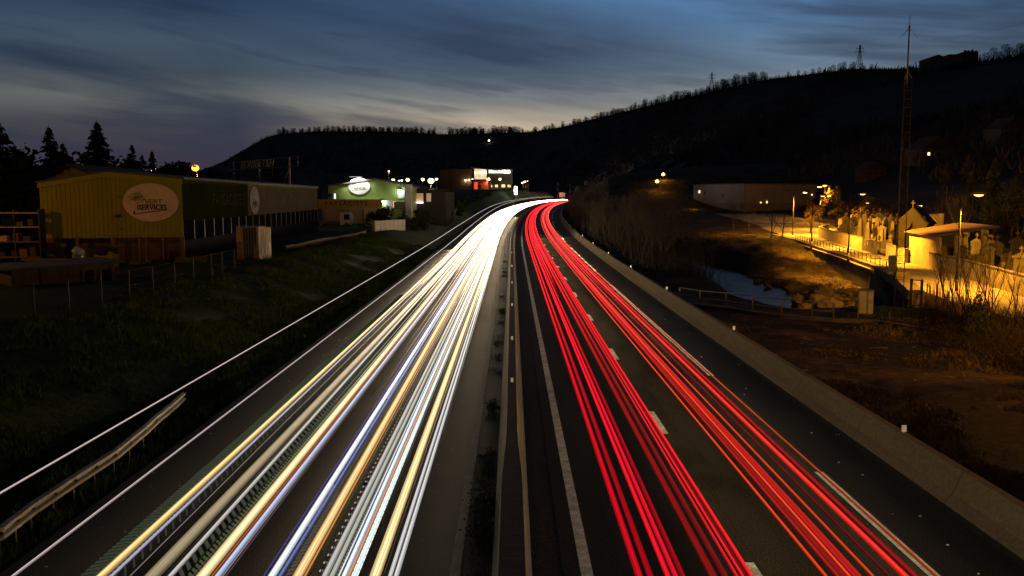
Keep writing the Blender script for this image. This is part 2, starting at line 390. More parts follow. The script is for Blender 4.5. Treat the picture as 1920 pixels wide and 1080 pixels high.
def paint():
    w = MB(); g = MB()
    strip(w, 1.38, 1.62, YS, .006)
    strip(g, -1.25, -1.04, YS, .006)
    y0 = at(1405, 1055).y - 3.0
    for k in range(-2, 55):
        a = y0 + 13 * k; strip(w, 4.76, 4.98, [a, a + 1.5, a + 3.0], .006); strip(w, -4.80, -4.62, [a + 5, a + 6.5, a + 8.0], .006)
    ye = at(1530, 885).y                        # shoulder line: long dashes with 13 m gaps
    for k in range(0, 16):
        a = ye + 13.2 + 52 * (k - 0); strip(w, 8.28, 8.52, list(np.linspace(a, a + 38.6, 9)), .006)
    strip(w, 8.28, 8.52, list(np.linspace(ye - 38, ye, 9)), .006)
    strip(g, -8.35, -8.15, YS, .006)
    tag(w.build('road_markings', PAINT), kind='structure'); tag(g.build('road_markings_faded', PAINTG), kind='structure')
paint()
def cracks():
    m = MB(); rs = random.Random(23)
    for off, y0, y1, w in ((5.06, 16, 140, .028), (-4.45, 14, 90, .02), (8.72, 15, 120, .02), (-8.6, 14, 80, .02), (2.9, 20, 60, .014)):
        y = y0; pts = []
        while y < y1: pts.append((off + .05 * mnoise.noise((y * .6, off, 1)) + .03 * mnoise.noise((y * 3, off, 2)), y)); y += .35
        vs = []
        for i, (x, y) in enumerate(pts): q = w * (.5 + .9 * abs(mnoise.noise((y * 1.3, off, 5)))); vs += [P(x - q, y, .0035), P(x + q, y, .0035)]
        m.add(vs, [(2 * i, 2 * i + 1, 2 * i + 3, 2 * i + 2) for i in range(len(pts) - 1)])
    for k in range(16):                        # diagonal seams across the hard shoulder
        y = 36 + k * 2.1 + rs.uniform(-.6, .6); x0 = rs.uniform(8.8, 9.4); n = 9; vs = []
        for i in range(n): t = i / (n - 1); x = lerp(x0, 10.3, t); yy = y + 1.2 * t + .15 * mnoise.noise((x * 3, y, 1)); vs += [P(x, yy - .025, .0035), P(x, yy + .03, .0035)]
        m.add(vs, [(2 * i, 2 * i + 1, 2 * i + 3, 2 * i + 2) for i in range(n - 1)])
    tag(m.build('road_cracks', CRACK), kind='structure')
CRACK = mat('crack_sealant', (.012, .011, .010), .8, .3, 6.0)
cracks()
# ---------------------------------------------------------------- concrete barriers
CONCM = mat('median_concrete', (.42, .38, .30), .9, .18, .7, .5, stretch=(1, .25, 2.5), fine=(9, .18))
def barrier_median():
    root = thing('median_barrier', 'long grey concrete barrier standing between the two carriageways', 'barrier')
    ys = [y for y in YS if y <= 700]
    a = MB()
    def prof(Y):
        k = 1.0 if Y < 20 else lerp(1.0, .62, smooth((Y - 20) / 5.0))
        w = .25 * k
        return [(-.40, 0), (-.40, .07), (-.30, .25), (-w, .82), (w, .82), (.30, .25), (.40, .07), (.40, 0)]
    ys2 = sorted(set(ys + [17.5, 20, 21.2, 22.5, 23.7, 25]))
    a.sweep([[P(o, Y, z) for o, z in prof(Y)] for Y in ys2])
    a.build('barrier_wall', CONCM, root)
    c = MB(); c.sweep([[P(o, Y, z) for o, z in ((-wy, .822), (wy, .822), (wy, .85), (-wy, .85))] for Y in ys2 for wy in [(.24 if Y < 20 else lerp(.24, .15, smooth((Y - 20) / 5.0)))]])
    c.build('top_capping', CAPD, root)
    return root
CAPD = mat('dark_capping', (.045, .036, .03), .85, .3, 2.0, .3)
barrier_median()
CAPJ = mat('dark_joint', (.035, .03, .025), .95, .3, 2.0)
def barrier_side():
    root = thing('roadside_barrier', 'long sloped concrete barrier along the edge of the hard shoulder on the stream side', 'barrier')
    ys = [y for y in YS if y <= 640]
    a = MB(); pr = [(10.62, 0), (10.62, .08), (10.80, .26), (11.02, .81), (11.26, .81), (11.30, 0)]
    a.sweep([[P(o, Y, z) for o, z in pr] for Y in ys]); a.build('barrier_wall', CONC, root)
    for Y in np.arange(15.2, 150, 6.0):
        j = MB(); w = .012 + Y * .0001; pj = [(o - .004, z + .003 * (z > .8)) for o, z in pr[:5]]; vs = [P(o, Y - w, z) for o, z in pj] + [P(o, Y + w, z) for o, z in pj]
        vs += [v + Vector((.006, 0, -.004)) for v in vs]; n = 5; q = [(i, i + 1, n + i + 1, n + i) for i in range(n - 1)]
        j.add(vs, q + [tuple(10 + a for a in f[::-1]) for f in q]); j.build('joint', CAPJ, root)
    g = MB(); ys2 = [y for y in ys if y < 330]; strip(g, 10.40, 10.615, ys2, .004); tag(g.build('road_gutter', CAPJ), kind='structure')
    return root
barrier_side()
REFL = mat('white_reflector', (.8, .78, .72), .35, .05)
REFLP = mat('reflector_post', (.25, .24, .22), .7, .1)
proto = None
rpix = [(1685, 800), (1303, 574)]; ry = sorted([at(px, py + 4, .9).y for px, py in rpix]) + []
ry = [at(1685, 803, .95).y]; ry += [ry[0] + 19.5 * k for k in range(1, 20)]
for k, Y in enumerate(ry):
    if proto is None:
        proto = thing('barrier_reflector', 'x', 'reflector', group='white reflectors on the roadside barrier')
        b = MB(); b.box((0, 0, 0), (.05, .04, .07)); b.build('bracket', REFLP, proto)
        b = MB(); b.box((0, -.03, .05), (.13, .03, .19)); b.build('plate', REFL, proto); o = proto
    else: o = dup(proto, (0, 0, 0))
    o.location = P(11.14, Y, .81)
    o['label'] = 'small white reflector on the roadside barrier, ' + f'{ORD[k]} from the viewer'
for k, Y in enumerate([31.5, 41, 54, 68, 84, 103]):
    o = dup(proto, P(-.0, Y, .85), 0, .8, 'small white reflector on the dark median capping, ' + f'{ORD[k]} from the viewer', 'reflectors on the median barrier')
# ---------------------------------------------------------------- hills
RIDGE = [(-700, 352, 2200), (-200, 348, 2100), (100, 346, 2000), (300, 338, 1800), (380, 318, 1650), (420, 303, 1550), (460, 279, 1500), (500, 257, 1450), (530, 250, 1450), (600, 246, 1450), (720, 246, 1400), (790, 249, 1350), (830, 252, 1300),
         (900, 250, 1250), (1000, 247, 1150), (1060, 237, 1080), (1100, 226, 1020), (1200, 202, 930), (1260, 188, 880), (1330, 173, 830), (1400, 156, 790), (1450, 147, 760), (1520, 139, 730), (1600, 129, 700), (1660, 130, 680), (1730, 127, 660),
         (1800, 122, 640), (1860, 113, 620), (1920, 103, 600), (2150, 70, 560), (2600, 40, 520)]
BASE_D = [(-700, 900), (300, 800), (600, 760), (960, 690), (1100, 560), (1200, 470), (1330, 400), (1500, 330), (1700, 250), (1920, 190), (2150, 160), (2600, 140)]
def interp(tab, x):
    if x <= tab[0][0]: return tab[0][1:]
    for a, b in zip(tab, tab[1:]):
        if x <= b[0]:
            t = (x - a[0]) / (b[0] - a[0]); return tuple(lerp(p, q, t) for p, q in zip(a[1:], b[1:]))
    return tab[-1][1:]
def hill(px, t):                              # point of the hillside: t = 0 foot, 1 ridge, above 1 the back
    ry, rd = interp(RIDGE, px); bd, = interp(BASE_D, px); top = atd(px, ry, rd); k = top.x / top.y
    bz = 4.0 if px > 1000 else 9.0
    if t <= 1:
        D = lerp(bd, rd, t); z = bz + (top.z - bz) * (t ** 1.25 if px > 1000 else t ** 1.5)
        nz = mnoise.noise((k * D * .012, D * .012, 3.1)) * (top.z - bz) * .10 * math.sin(math.pi * t)
        return Vector((k * D, D, z + min(nz, 0) - (4 if t == 0 else 0)))
    D = rd + (t - 1) * 600; return Vector((k * D, D, top.z - (t - 1) ** 1.5 * 90))
def on_hill(px, py):                          # where the sight line through a pixel meets the slope
    lo, hi = 0.0, 1.0
    for _ in range(30):
        m_ = (lo + hi) / 2; p = hill(px, m_); y = 369 - (p.z - HC) / p.y * F
        if y > py: lo = m_
        else: hi = m_
    return hill(px, lo)
HILL = mat('wooded_slope', (.075, .070, .072), .98, .45, .05, .9, detail=10, spec=.05)
def build_hill():
    pxs = list(range(-700, 2601, 25)); ts = [0, .08, .16, .25, .34, .43, .52, .61, .7, .78, .86, .93, 1.0, 1.1, 1.4, 2.0]
    vs = [hill(px, t) for t in ts for px in pxs]; n = len(pxs)
    m = MB(); m.add(vs, [(j * n + i, j * n + i + 1, (j + 1) * n + i + 1, (j + 1) * n + i) for j in range(len(ts) - 1) for i in range(n - 1)], True)
    tag(m.build('hillside', HILL), kind='structure')
build_hill()

# ---------------------------------------------------------------- vegetation prototypes
BARK = mat('bare_bark', (.045, .036, .027), .95, .35, 4.0, .4)
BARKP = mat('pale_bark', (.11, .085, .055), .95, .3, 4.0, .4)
TWIG = mat('hill_twigs', (.020, .019, .017), .98, .2, 1.0)
def grow(mb, p, d, L, r, depth, rs, n=5, spread=.55, kink=.22, up=.12, kids_=(2, 3)):
    pts = [p]; rr = [r]; seg = 3; q = Vector(p); dd = Vector(d).normalized()
    for i in range(seg):
        dd = (dd + Vector((rs.uniform(-kink, kink), rs.uniform(-kink, kink), rs.uniform(-kink, kink) * .6 + up * .4))).normalized()
        q = q + dd * (L / seg); pts.append(q.copy()); rr.append(max(.006, r * (1 - .42 * (i + 1) / seg)))
    mb.path(pts, rr, n)
    if depth <= 0: return
    for k in range(rs.randint(*kids_)):
        ax = dd.orthogonal().normalized(); ax.rotate(Matrix.Rotation(rs.uniform(0, 6.28), 3, dd)); nd = (dd + ax * math.tan(spread * rs.uniform(.6, 1.3)) + Vector((0, 0, up))).normalized()
        s = pts[-1] if k == 0 or rs.random() < .5 else pts[2]
        grow(mb, s, nd, L * rs.uniform(.58, .84), rr[-1] * .8, depth - 1, rs, max(3, n - 1), spread, kink, up, kids_)
def bare_tree(name, h, seed, depth=5, m=None, spread=.5, stems=1, r=None, parts=True, width=1.0):
    rs = random.Random(seed); tr = MB(); cr = MB(); r = r or h * .016
    for s in range(stems):
        lean = Vector((rs.uniform(-.12, .12), rs.uniform(-.12, .12), 1)).normalized() if stems == 1 else Vector((rs.uniform(-.35, .35), rs.uniform(-.35, .35), 1)).normalized()
        p0 = Vector((0, 0, -.3)) + Vector((rs.uniform(-.3, .3), rs.uniform(-.3, .3), 0)) * (stems > 1); pts = [p0]; q = p0.copy()
        for i in range(5):
            q = q + (lean + Vector((rs.uniform(-.1, .1), rs.uniform(-.1, .1), 0))).normalized() * h * .11; pts.append(q.copy())
        rr = [r * (1.25 - .12 * i) for i in range(6)]; tr.path(pts, rr, 7)
        for i in (2, 3, 4, 5, 5):
            a = rs.uniform(0, 6.28); d = Vector((math.cos(a) * spread * 1.5 * width, math.sin(a) * spread * 1.5 * width, 1)); grow(cr, pts[i], d, h * rs.uniform(.16, .24), rr[i] * .6, depth - 1, rs, 4, spread, up=.14)
    if not parts:
        tr.add(cr.v, cr.f, True); return tr.build(name, m or BARK)
    root = thing(name, 'x', 'tree'); tr.build('trunk', m or BARK, root); cr.build('crown', m or BARK, root); return root
def conifer(name, h, rad, seed, m, droop=.18, whorls=26, open_=.0, top=.05):
    rs = random.Random(seed); root = thing(name, 'x', 'tree'); t = MB()
    t.path([(0, 0, -.5), (0, 0, h * .5), (0, 0, h * .99)], [h * .018, h * .011, .02], 7); t.build('trunk', BARK, root)
    c = MB(); nbr = whorls * 11
    for w in range(nbr):
        u = ((w + rs.random()) / nbr) ** .95; z = h * lerp(.05, .985, u); L = (rad * (1 - u) ** .82 + rad * top * (1 - u)) * (rs.uniform(.62, 1.12) if rs.random() > .12 else rs.uniform(1.05, 1.28)) + .15
        if rs.random() < open_ * .6: continue
        a = rs.uniform(0, 6.28); dr = droop * rs.uniform(.4, 1.6); o = Vector((math.cos(a), math.sin(a), 0)); sd = Vector((-o.y, o.x, 0)); ns = max(3, int(L / .34))
        for k in range(ns):
            s = (k + .4) / ns; p = o * (L * s) + Vector((0, 0, z - dr * L * s + .20 * L * s * s)); wd = (.46 * (1.08 - s) * min(1.5, .4 + L * .35) + .12) * rs.uniform(.7, 1.3); ln = L / ns * 1.9
            for sg in (-1, 1):
                tip = p + sd * (sg * wd) + o * ln * rs.uniform(.2, 1.0) + Vector((0, 0, rs.uniform(-.45, .12) - wd * .3))
                c.add([p - o * ln * .2, p + o * ln * .55 + Vector((0, 0, -.03)), tip, p + Vector((0, 0, .10))], [(0, 1, 2), (3, 2, 1), (0, 2, 3)])
    c.add([(.05, 0, h * .96), (-.05, 0, h * .96), (0, .05, h * .96), (0, 0, h * 1.03)], [(0, 1, 3), (1, 2, 3), (2, 0, 3)])
    c.build('crown', m, root); return root
NEEDLE = mat('conifer_needles', (.022, .034, .020), .9, .4, 2.0, spec=.2)
NEEDLEB = mat('cedar_needles', (.020, .034, .030), .9, .4, 2.0, spec=.2)

# skyline of bare woods on the ridge
def ridge_wood():
    m = MB(); rs = random.Random(5)
    for px in np.arange(405, 2050, .55):
        ry, rd = interp(RIDGE, px); dens = .5 + .5 * mnoise.noise((px * .013, 1.7, 0)); hmax = (2.8 if px > 1440 else 5.6) * (.55 + .6 * dens)
        if px < 470: hmax *= .5
        if px > 1780: hmax *= 1.35
        for q in range(2):
            b = hill(px + rs.uniform(-1, 1), rs.uniform(.95, 1.02)); h = hmax * rs.uniform(.25, 1.0) ** 1.3
            lean = Vector((rs.uniform(-.25, .25), 0, 1)) * h
            m.path([b - Vector((0, 0, 2)), b + lean * .5, b + lean], [.22, .15, .05], 3)
            for k in range(4):
                s = b + lean * rs.uniform(.3, .8); m.path([s, s + Vector((rs.uniform(-.4, .4), 0, rs.uniform(.15, .45))) * h], [.09, .03], 3)
    tag(m.build('ridge_woods', TWIG), 'dark fringe of leafless woods along the top of the hill', kind='stuff', cat='woods')
ridge_wood()
def ridge_trees():
    def fuzzy(seed):
        rs = random.Random(seed); t = MB(); h = 12.0; w = rs.uniform(6.5, 10.0)
        t.path([(0, 0, -2), (rs.uniform(-.3, .3), 0, h * .4), (rs.uniform(-.5, .5), 0, h * .85)], [.34, .26, .08], 5)
        for k in range(9):
            a = rs.uniform(0, 6.28); z = h * rs.uniform(.08, .65); e = Vector((math.cos(a) * w * .45, math.sin(a) * w * .45, z + h * rs.uniform(.1, .3))); t.path([(0, 0, z), e * .55 + Vector((0, 0, z * .45)), e], [.2, .15, .06], 4)
        for k in range(760):
            a = rs.uniform(0, 6.28); u = rs.random() ** .5; v = rs.uniform(.0, 1.0); r = w * .52 * u * math.sqrt(max(.12, 1 - ((v - .58) / .52) ** 2)) ; p = Vector((r * math.cos(a), r * math.sin(a), h * v)); d = Vector((math.cos(a) * .5 + rs.uniform(-.4, .4), math.sin(a) * .5 + rs.uniform(-.4, .4), 1)).normalized() * rs.uniform(.9, 2.0); sd = d.orthogonal().normalized(); sd.rotate(Matrix.Rotation(rs.uniform(0, 6), 3, d.normalized())); sd *= .10
            t.add([p - sd, p + sd, p + d], [(0, 1, 2)])
        return t.build('ridge_tree', TWIG)
    protos = [fuzzy(40 + k) for k in range(5)]
    rs = random.Random(3); used = set(); n = 0
    spots = [(x, rs.uniform(.55, 1.1)) for x in sorted([rs.uniform(520, 720) for _ in range(70)] + [rs.uniform(725, 815) for _ in range(44)] + [rs.uniform(840, 985) for _ in range(70)] + [rs.uniform(1000, 1440) for _ in range(84)])]
    spots += [(x, rs.uniform(.42, .72)) for x in [1478, 1497, 1510, 1524, 1536, 1556, 1563, 1575, 1583, 1594, 1600, 1614, 1620, 1634]] + [(x, rs.uniform(.55, 1.0)) for x in [1748, 1836, 1848, 1862, 1872, 1884, 1893, 1903, 1912, 1918]]
    for i, (x, s) in enumerate(spots):
        b = hill(x, .995); k = i % 5; s *= .72 if x < 1440 else .75
        if x < 520 or 985 < x < 1200: s *= .75
        o = protos[k] if k not in used else dup(protos[k], (0, 0, 0)); used.add(k)
        o.location = b - Vector((0, 0, .5)); o.rotation_euler = (0, 0, rs.uniform(0, 6.28)); o.scale = (s * rs.uniform(.8, 1.2), s, s * rs.uniform(.85, 1.15))
        tag(o, 'small leafless tree in silhouette on the skyline of the hill' if x < 1440 else 'low leafless tree in silhouette on the high shoulder of the hill', 'tree', 'leafless trees along the skyline')
    t = conifer('ridge_fir', 13, 3.2, 77, TWIG, .1, 16); t.location = hill(531, .99); tag(t, 'only fir tree standing out of the leafless skyline woods', 'tree')
ridge_trees()
# pylons and the ruined castle on the ridge
STEEL = mat('galvanised_steel', (.16, .16, .16), .6, .2, 3.0, metal=.4)
DARKST = mat('dark_steel', (.05, .048, .045), .6, .2, 3.0, metal=.3)
def pylon(px, py, label, h, w):
    b = hill(px, .99); root = thing('power_pylon', label, 'pylon', b, 0, 'power pylons on the hill'); m = MB(); r = .17
    def ww(z): return lerp(w, w * .18, min(1, z / (h * .8)))
    zs = [h * k / 9 for k in range(10)]
    for z0, z1 in zip(zs, zs[1:]):
        a, c = ww(z0) / 2, ww(z1) / 2
        for sx, sy in ((-1, -1), (1, -1), (1, 1), (-1, 1)): m.bar((sx * a, sy * a, z0), (sx * c, sy * c, z1), r, r, 4)
        for sy in (-1, 1):
            m.bar((-a, sy * a, z0), (c, sy * c, z1), r * .6, None, 4); m.bar((a, sy * a, z0), (-c, sy * c, z1), r * .6, None, 4)
    m.build('lattice_tower', DARKST, root)
    for z, L in ((h * .72, w * .75), (h * .86, w * .62)):
        q = MB(); q.bar((-L, 0, z), (L, 0, z), r, None, 4); q.bar((-L, 0, z), (0, 0, z + h * .05), r * .7, None, 4); q.bar((L, 0, z), (0, 0, z + h * .05), r * .7, None, 4)
        for sx in (-1, 1): q.bar((sx * L * .95, 0, z), (sx * L * .95, 0, z - h * .05), r, r * .5, 4)
        q.build('cross_arm', DARKST, root)
    return root
pylon(1611, 125, 'steel lattice power pylon on the high shoulder of the hill', 18.5, 4.6)
pylon(1334, 168, 'smaller lattice power pylon further down the ridge', 18.0, 4.6)
a, b = hill(1611, .99), hill(1334, .99)
w = MB()
for dz, dx in ((14, -3), (17, 3)): 
    p, q = a + Vector((dx, 0, dz)), b + Vector((dx, 0, dz * .72)); pts = [p.lerp(q, t) + Vector((0, 0, -18 * t * (1 - t))) for t in np.linspace(0, 1, 13)]; w.path(pts, [.035] * 13, 3)
    e = hill(2050, 1.0) + Vector((dx, 0, 26)); pts = [a.lerp(e, t) + Vector((0, 0, dz * (1 - t) - 20 * t * (1 - t))) for t in np.linspace(0, 1, 13)]; w.path(pts, [.035] * 13, 3)
tag(w.build('power_cable', DARKST), 'thin overhead cables strung between the two hilltop pylons', 'power line')
STONE = mat('old_stone', (.16, .13, .10), .95, .35, .5, .4)
def castle():
    c = hill(1770, .985); Y = c.y; s = Y / F
    root = thing('hilltop_castle', 'ruined stone manor with a square tower in silhouette on the hilltop', 'castle', (0, 0, 0))
    X = lambda px: atd(px, 120, Y).x; Z = lambda py: atd(960, py, Y).z
    m = MB(); m.box((X(1750), Y, Z(140)), ((X(1768) - X(1731)), 14, Z(112) - Z(140))); m.prism([(-.5, 0), (.5, 0), (0, .18)], (X(1750), Y - 7, Z(112)), ((X(1770) - X(1729)), 0, 0), (0, 0, 14), (0, 14, 0)); m.build('west_wing', STONE, root)
    m = MB(); m.box((X(1790), Y + 1, Z(140)), (X(1804) - X(1768), 13, Z(104) - Z(140))); m.build('hall', STONE, root)
    m = MB(); m.box((X(1812), Y, Z(140)), (X(1825) - X(1800), 13, Z(99) - Z(140)))
    for px in (1802, 1808, 1815, 1822): m.box((X(px), Y - 5, Z(99)), (1.2, 1.5, random.uniform(.6, 1.8)))
    m.build('tower', STONE, root)
    for px in (1742, 1757, 1785):
        f = MB(); f.box((X(px), Y - 7.05 if px < 1768 else Y - 5.55, Z(122)), (.8, .12, 1.5)); f.build('window', DARKST, root)
castle()
def hill_house(px, py, w, h, label, lit=None, roof=.35, group=None, m=None):
    b = on_hill(px, py); root = thing('hillside_house', label, 'house', b, .25, group); q = MB(); q.box((0, 0, -3), (w, w * .7, h + 3)); q.build('wall', m or HOUSEW, root)
    r = MB(); r.prism([(-.54, 0), (.54, 0), (0, roof)], (0, -w * .38, h), (w, 0, 0), (0, 0, w), (0, w * .76, 0)); r.build('roof', ROOFD, root)
    for k, (u, lt) in enumerate(((-.3, lit == 0), (0, lit == 1), (.3, lit == 2))):
        f = MB(); f.box((u * w, -w * .35 - .03, h * .45), (w * .07, .08, h * .26)); f.build('window', LITW if lt else DARKGLASS, root)
    return root
HOUSEW = mat('render_pale', (.15, .14, .125), .9, .15, .6)
ROOFD = mat('roof_tiles_dark', (.09, .06, .05), .9, .3, 2.0)
LITW = emat('lit_window', (1, .72, .35), 2.2)
DARKGLASS = mat('dark_glass', (.012, .013, .016), .08, .1, 1.0)
hill_house(1750, 303, 14, 4.2, 'pale two storey house on the slope behind the cemetery with one lit window', 0)
hill_house(1893, 266, 12, 4.2, 'dim large house high on the slope above the cemetery lamp')
hill_house(1640, 336, 9, 3.6, 'dim reddish house at the foot of the slope behind the cemetery', m=mat('render_pink', (.14, .085, .07), .9, .15, .6))
hill_house(1283, 350, 13, 8, 'small grey gabled house at the foot of the hill beside two orange street lamps')
hill_house(1262, 336, 13, 7, 'house lit orange by a street lamp, up the slope from the grey gabled house')
def block():
    p = atd(1532, 345, 420); root = thing('apartment_block', 'plain grey box shaped block rising behind the long white warehouse', 'building', p, .12); q = MB(); s = 420 / F
    q.box((0, 0, -6), (37 * s, 9, 26 * s + 6)); q.build('wall', mat('block_grey', (.22, .23, .26), .8, .1, .4), root); q = MB(); q.box((0, 0, 26 * s), (38 * s, 9.4, .5)); q.build('parapet', HOUSEW, root)
block()

def slope_wood():
    m = MB(); rs = random.Random(66)
    for k in range(5200):
        px = rs.uniform(420, 2000); t = rs.uniform(.12, .98); b = hill(px, t); h = rs.uniform(3, 8); w = rs.uniform(.35, .9)
        if mnoise.noise((b.x * .006, b.y * .006, 4.0)) < -.08: continue
        for q in range(5):
            a = rs.uniform(0, 6.28); c = b + Vector((math.cos(a) * w * 2.2, math.sin(a) * w * 2, h * rs.uniform(.1, .5))); d = Vector((rs.uniform(-.5, .5), rs.uniform(-.5, .5), 1)).normalized() * h * rs.uniform(.4, .7); sd = Vector((math.cos(a * 3), math.sin(a * 3), 0)) * w
            m.add([c - sd, c + sd, c + d], [(0, 1, 2)])
    tag(m.build('slope_woods', SLOPEW), 'dark leafless woods covering the slope of the hill', kind='stuff')
SLOPEW = mat('slope_twigs', (.095, .088, .086), .98, .5, .02, spec=.05)
slope_wood()
# ---------------------------------------------------------------- landscaper's yard on the left bank
YEL = mat('yellow_cladding', (.33, .30, .035), .55, .14, .35, stretch=(1, 1, .3), spec=.0); YELD = mat('olive_cladding', (.036, .043, .006), .6, .18, .5, stretch=(1, 1, .3), spec=.0); PALEC = mat('paler_cladding', (.20, .185, .12), .6, .16, .5, stretch=(1, 1, .3), spec=.0)
GREENC = mat('green_cladding', (.30, .40, .10), .55, .15, .4, stretch=(1, 1, .3)); BLUEC = mat('blue_grey_wall', (.012, .016, .028), .9, .2, .6, spec=.05)
ROOFS = mat('fibre_roof', (.10, .09, .095), .8, .25, .8, stretch=(1, 1, 1)); SIGNP = mat('sign_cream', (.80, .58, .42), .55, .12, 1.2); LETG = mat('letter_green', (.20, .20, .05), .6, .1, 1.0); LETD = mat('letter_dark', (.022, .018, .014), .95, .1, 1.0, spec=.05)
STUCCO = mat('ochre_stucco', (.50, .36, .25), .9, .12, .7, .2); WOOD = mat('old_timber', (.19, .12, .065), .85, .35, 1.5, .3, stretch=(1, 1, 6)); WOODY = mat('fresh_timber', (.38, .24, .10), .8, .3, 1.5, .2); TARP = mat('dark_tarp', (.035, .042, .05), .5, .3, 1.2, .5)
B_ = Vector((-26.9, 73.0, 0)); A_ = Vector((-37.35, 70.8, 0)); C_ = Vector((-29.8, 137.0, 0)); YZ = 2.35
def ribs(mb, o, u, n, L, zlo, zhi, step, w=.07, d=.035):
    u = Vector(u).normalized(); n = Vector(n).normalized(); k = int(L / step)
    for i in range(k):
        s = (i + .5) * step; h0 = zlo(s) if callable(zlo) else zlo; h1 = zhi(s) if callable(zhi) else zhi
        mb.prism([(-w / 2, h0), (w / 2, h0), (w / 2, h1), (-w / 2, h1)], Vector(o) + u * s, u, (0, 0, 1), n * d)
SHEDGLASS = mat('shed_glass', (.012, .013, .017), .5, .1, 1.0, spec=.0)
def barn():
    root = thing('yellow_warehouse', 'long yellow ribbed metal shed with a low gable and dark glazed side towards the motorway', 'warehouse')
    ug = (B_ - A_); Lg = ug.length; ug.normalize(); ng = Vector((ug.y, -ug.x, 0)); us = (C_ - B_); Ls = us.length; us.normalize(); ns = Vector((us.y, -us.x, 0))
    eL, eR, ap, zb = 8.56, 8.92, 9.46, 4.2; apx = .47 * Lg
    roofz = lambda s: lerp(eL, ap, s / apx) if s < apx else lerp(ap, eR, (s - apx) / (Lg - apx))
    m = MB(); m.prism([(0, zb), (Lg, zb), (Lg, eR - .05), (apx, ap - .05), (0, eL - .05)], A_, ug, (0, 0, 1), -ng * .2); ribs(m, A_ + ng * .002, ug, ng, Lg, zb, lambda s: roofz(s) - .35, .34); m.build('gable_cladding', YEL, root)
    m = MB(); m.prism([(-.1, eL - .38), (apx, ap - .38), (Lg + .1, eR - .38), (Lg + .1, eR + .02), (apx, ap + .02), (-.1, eL + .02)], A_ + ng * .06, ug, (0, 0, 1), ng * .1); m.build('fascia', YEL, root)
    # open base of the gable: posts and a dark back wall
    m = MB(); m.prism([(0, YZ - 1.2), (Lg, YZ - 1.2), (Lg, zb), (0, zb)], A_ - ng * .9, ug, (0, 0, 1), -ng * .2); m.build('base_wall', mat('base_boards', (.13, .08, .05), .9, .3, 1.0), root)
    for s in (.15, 2.6, 5.2, 7.8, Lg - .2):
        q = MB(); p = A_ + ug * s - ng * .1; q.box((p.x, p.y, YZ - 1.2), (.22, .22, zb - YZ + 1.2)); q.build('post', WOOD, root)
    # long side
    zc, zg = 5.55, 3.95; s1 = Ls * .335; s0 = 5.2
    for nm, a, b, mt in (('side_cladding', 0, s0 - .06, YELD), ('side_cladding', s0, s1, YELD), ('side_cladding', s1 + .1, Ls, PALEC)):
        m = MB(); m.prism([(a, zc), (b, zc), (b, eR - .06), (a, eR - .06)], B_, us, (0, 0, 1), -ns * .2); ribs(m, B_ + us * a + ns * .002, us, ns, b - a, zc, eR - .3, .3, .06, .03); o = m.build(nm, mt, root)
        if mt is PALEC: o['label'] = 'paler ribbed cladding on the far half of the side'  # far half of the side coloured paler than the near half
    for i in range(22):
        a = Ls * i / 22 + .06; b = Ls * (i + 1) / 22 - .06; m = MB(); m.prism([(a, zg), (b, zg), (b, zc - .03), (a, zc - .03)], B_ - ns * .05, us, (0, 0, 1), -ns * .1); f = m.build('window', SHEDGLASS, root)
        if i % 1 == 0:
            m = MB(); m.prism([(b, zg), (b + .12, zg), (b + .12, zc - .03), (b, zc - .03)], B_ - ns * .03, us, (0, 0, 1), ns * .07); m.build('frame', STEEL, f)
    m = MB(); m.prism([(0, YZ - 2.5), (Ls, YZ - 2.5), (Ls, zg - .02), (0, zg - .02)], B_, us, (0, 0, 1), -ns * .25); m.build('lower_wall', BLUEC, root)
    # roof: two slopes over the whole length
    D_ = C_ - ug * Lg; m = MB(); rows = []
    for p, q, e in ((A_ - ug * .2 + ng * .3, D_ - ug * .2, eL), (A_ + ug * apx + ng * .3, D_ + ug * apx, ap), (B_ + ug * .25 + ng * .3, C_ + ug * .25, eR)):
        rows.append((Vector((p.x, p.y, e + .03)), Vector((q.x, q.y, e + .03))))
    vs = [v for r in rows for v in r]; vs += [v + Vector((0, 0, .12)) for v in vs]
    m.add(vs, [(0, 2, 3, 1), (2, 4, 5, 3), (6, 7, 9, 8), (8, 9, 11, 10), (0, 6, 8, 2), (2, 8, 10, 4), (1, 3, 9, 7), (3, 5, 11, 9), (0, 1, 7, 6), (4, 10, 11, 5)]); m.build('roof', ROOFS, root)
    m = MB(); m.bar(B_ + ns * .22 + Vector((0, 0, eR - .02)), C_ + ns * .22 + Vector((0, 0, eR - .02)), .09); m.build('gutter', STEEL, root)
    for k, z in enumerate((7.5, 6.1, 4.9)):
        p = A_ + ug * 5.95; q = MB(); q.prism([(-.16, z), (.16, z - .02), (.16, z + .03), (-.16, z + .05)], p + ng * .05, ug, (0, 0, 1), ng * .06); q.build('hinge', DARKST, root)
    q = MB(); p = A_ + ug * 5.75 + ng * .12; q.ball((p.x, p.y, 5.95), (.28, .14, .12)); q.build('wall_lamp', DARKST, root)
    return ug, ng, us, ns, Lg, Ls
UG, NG, US, NS, LG, LS = barn()
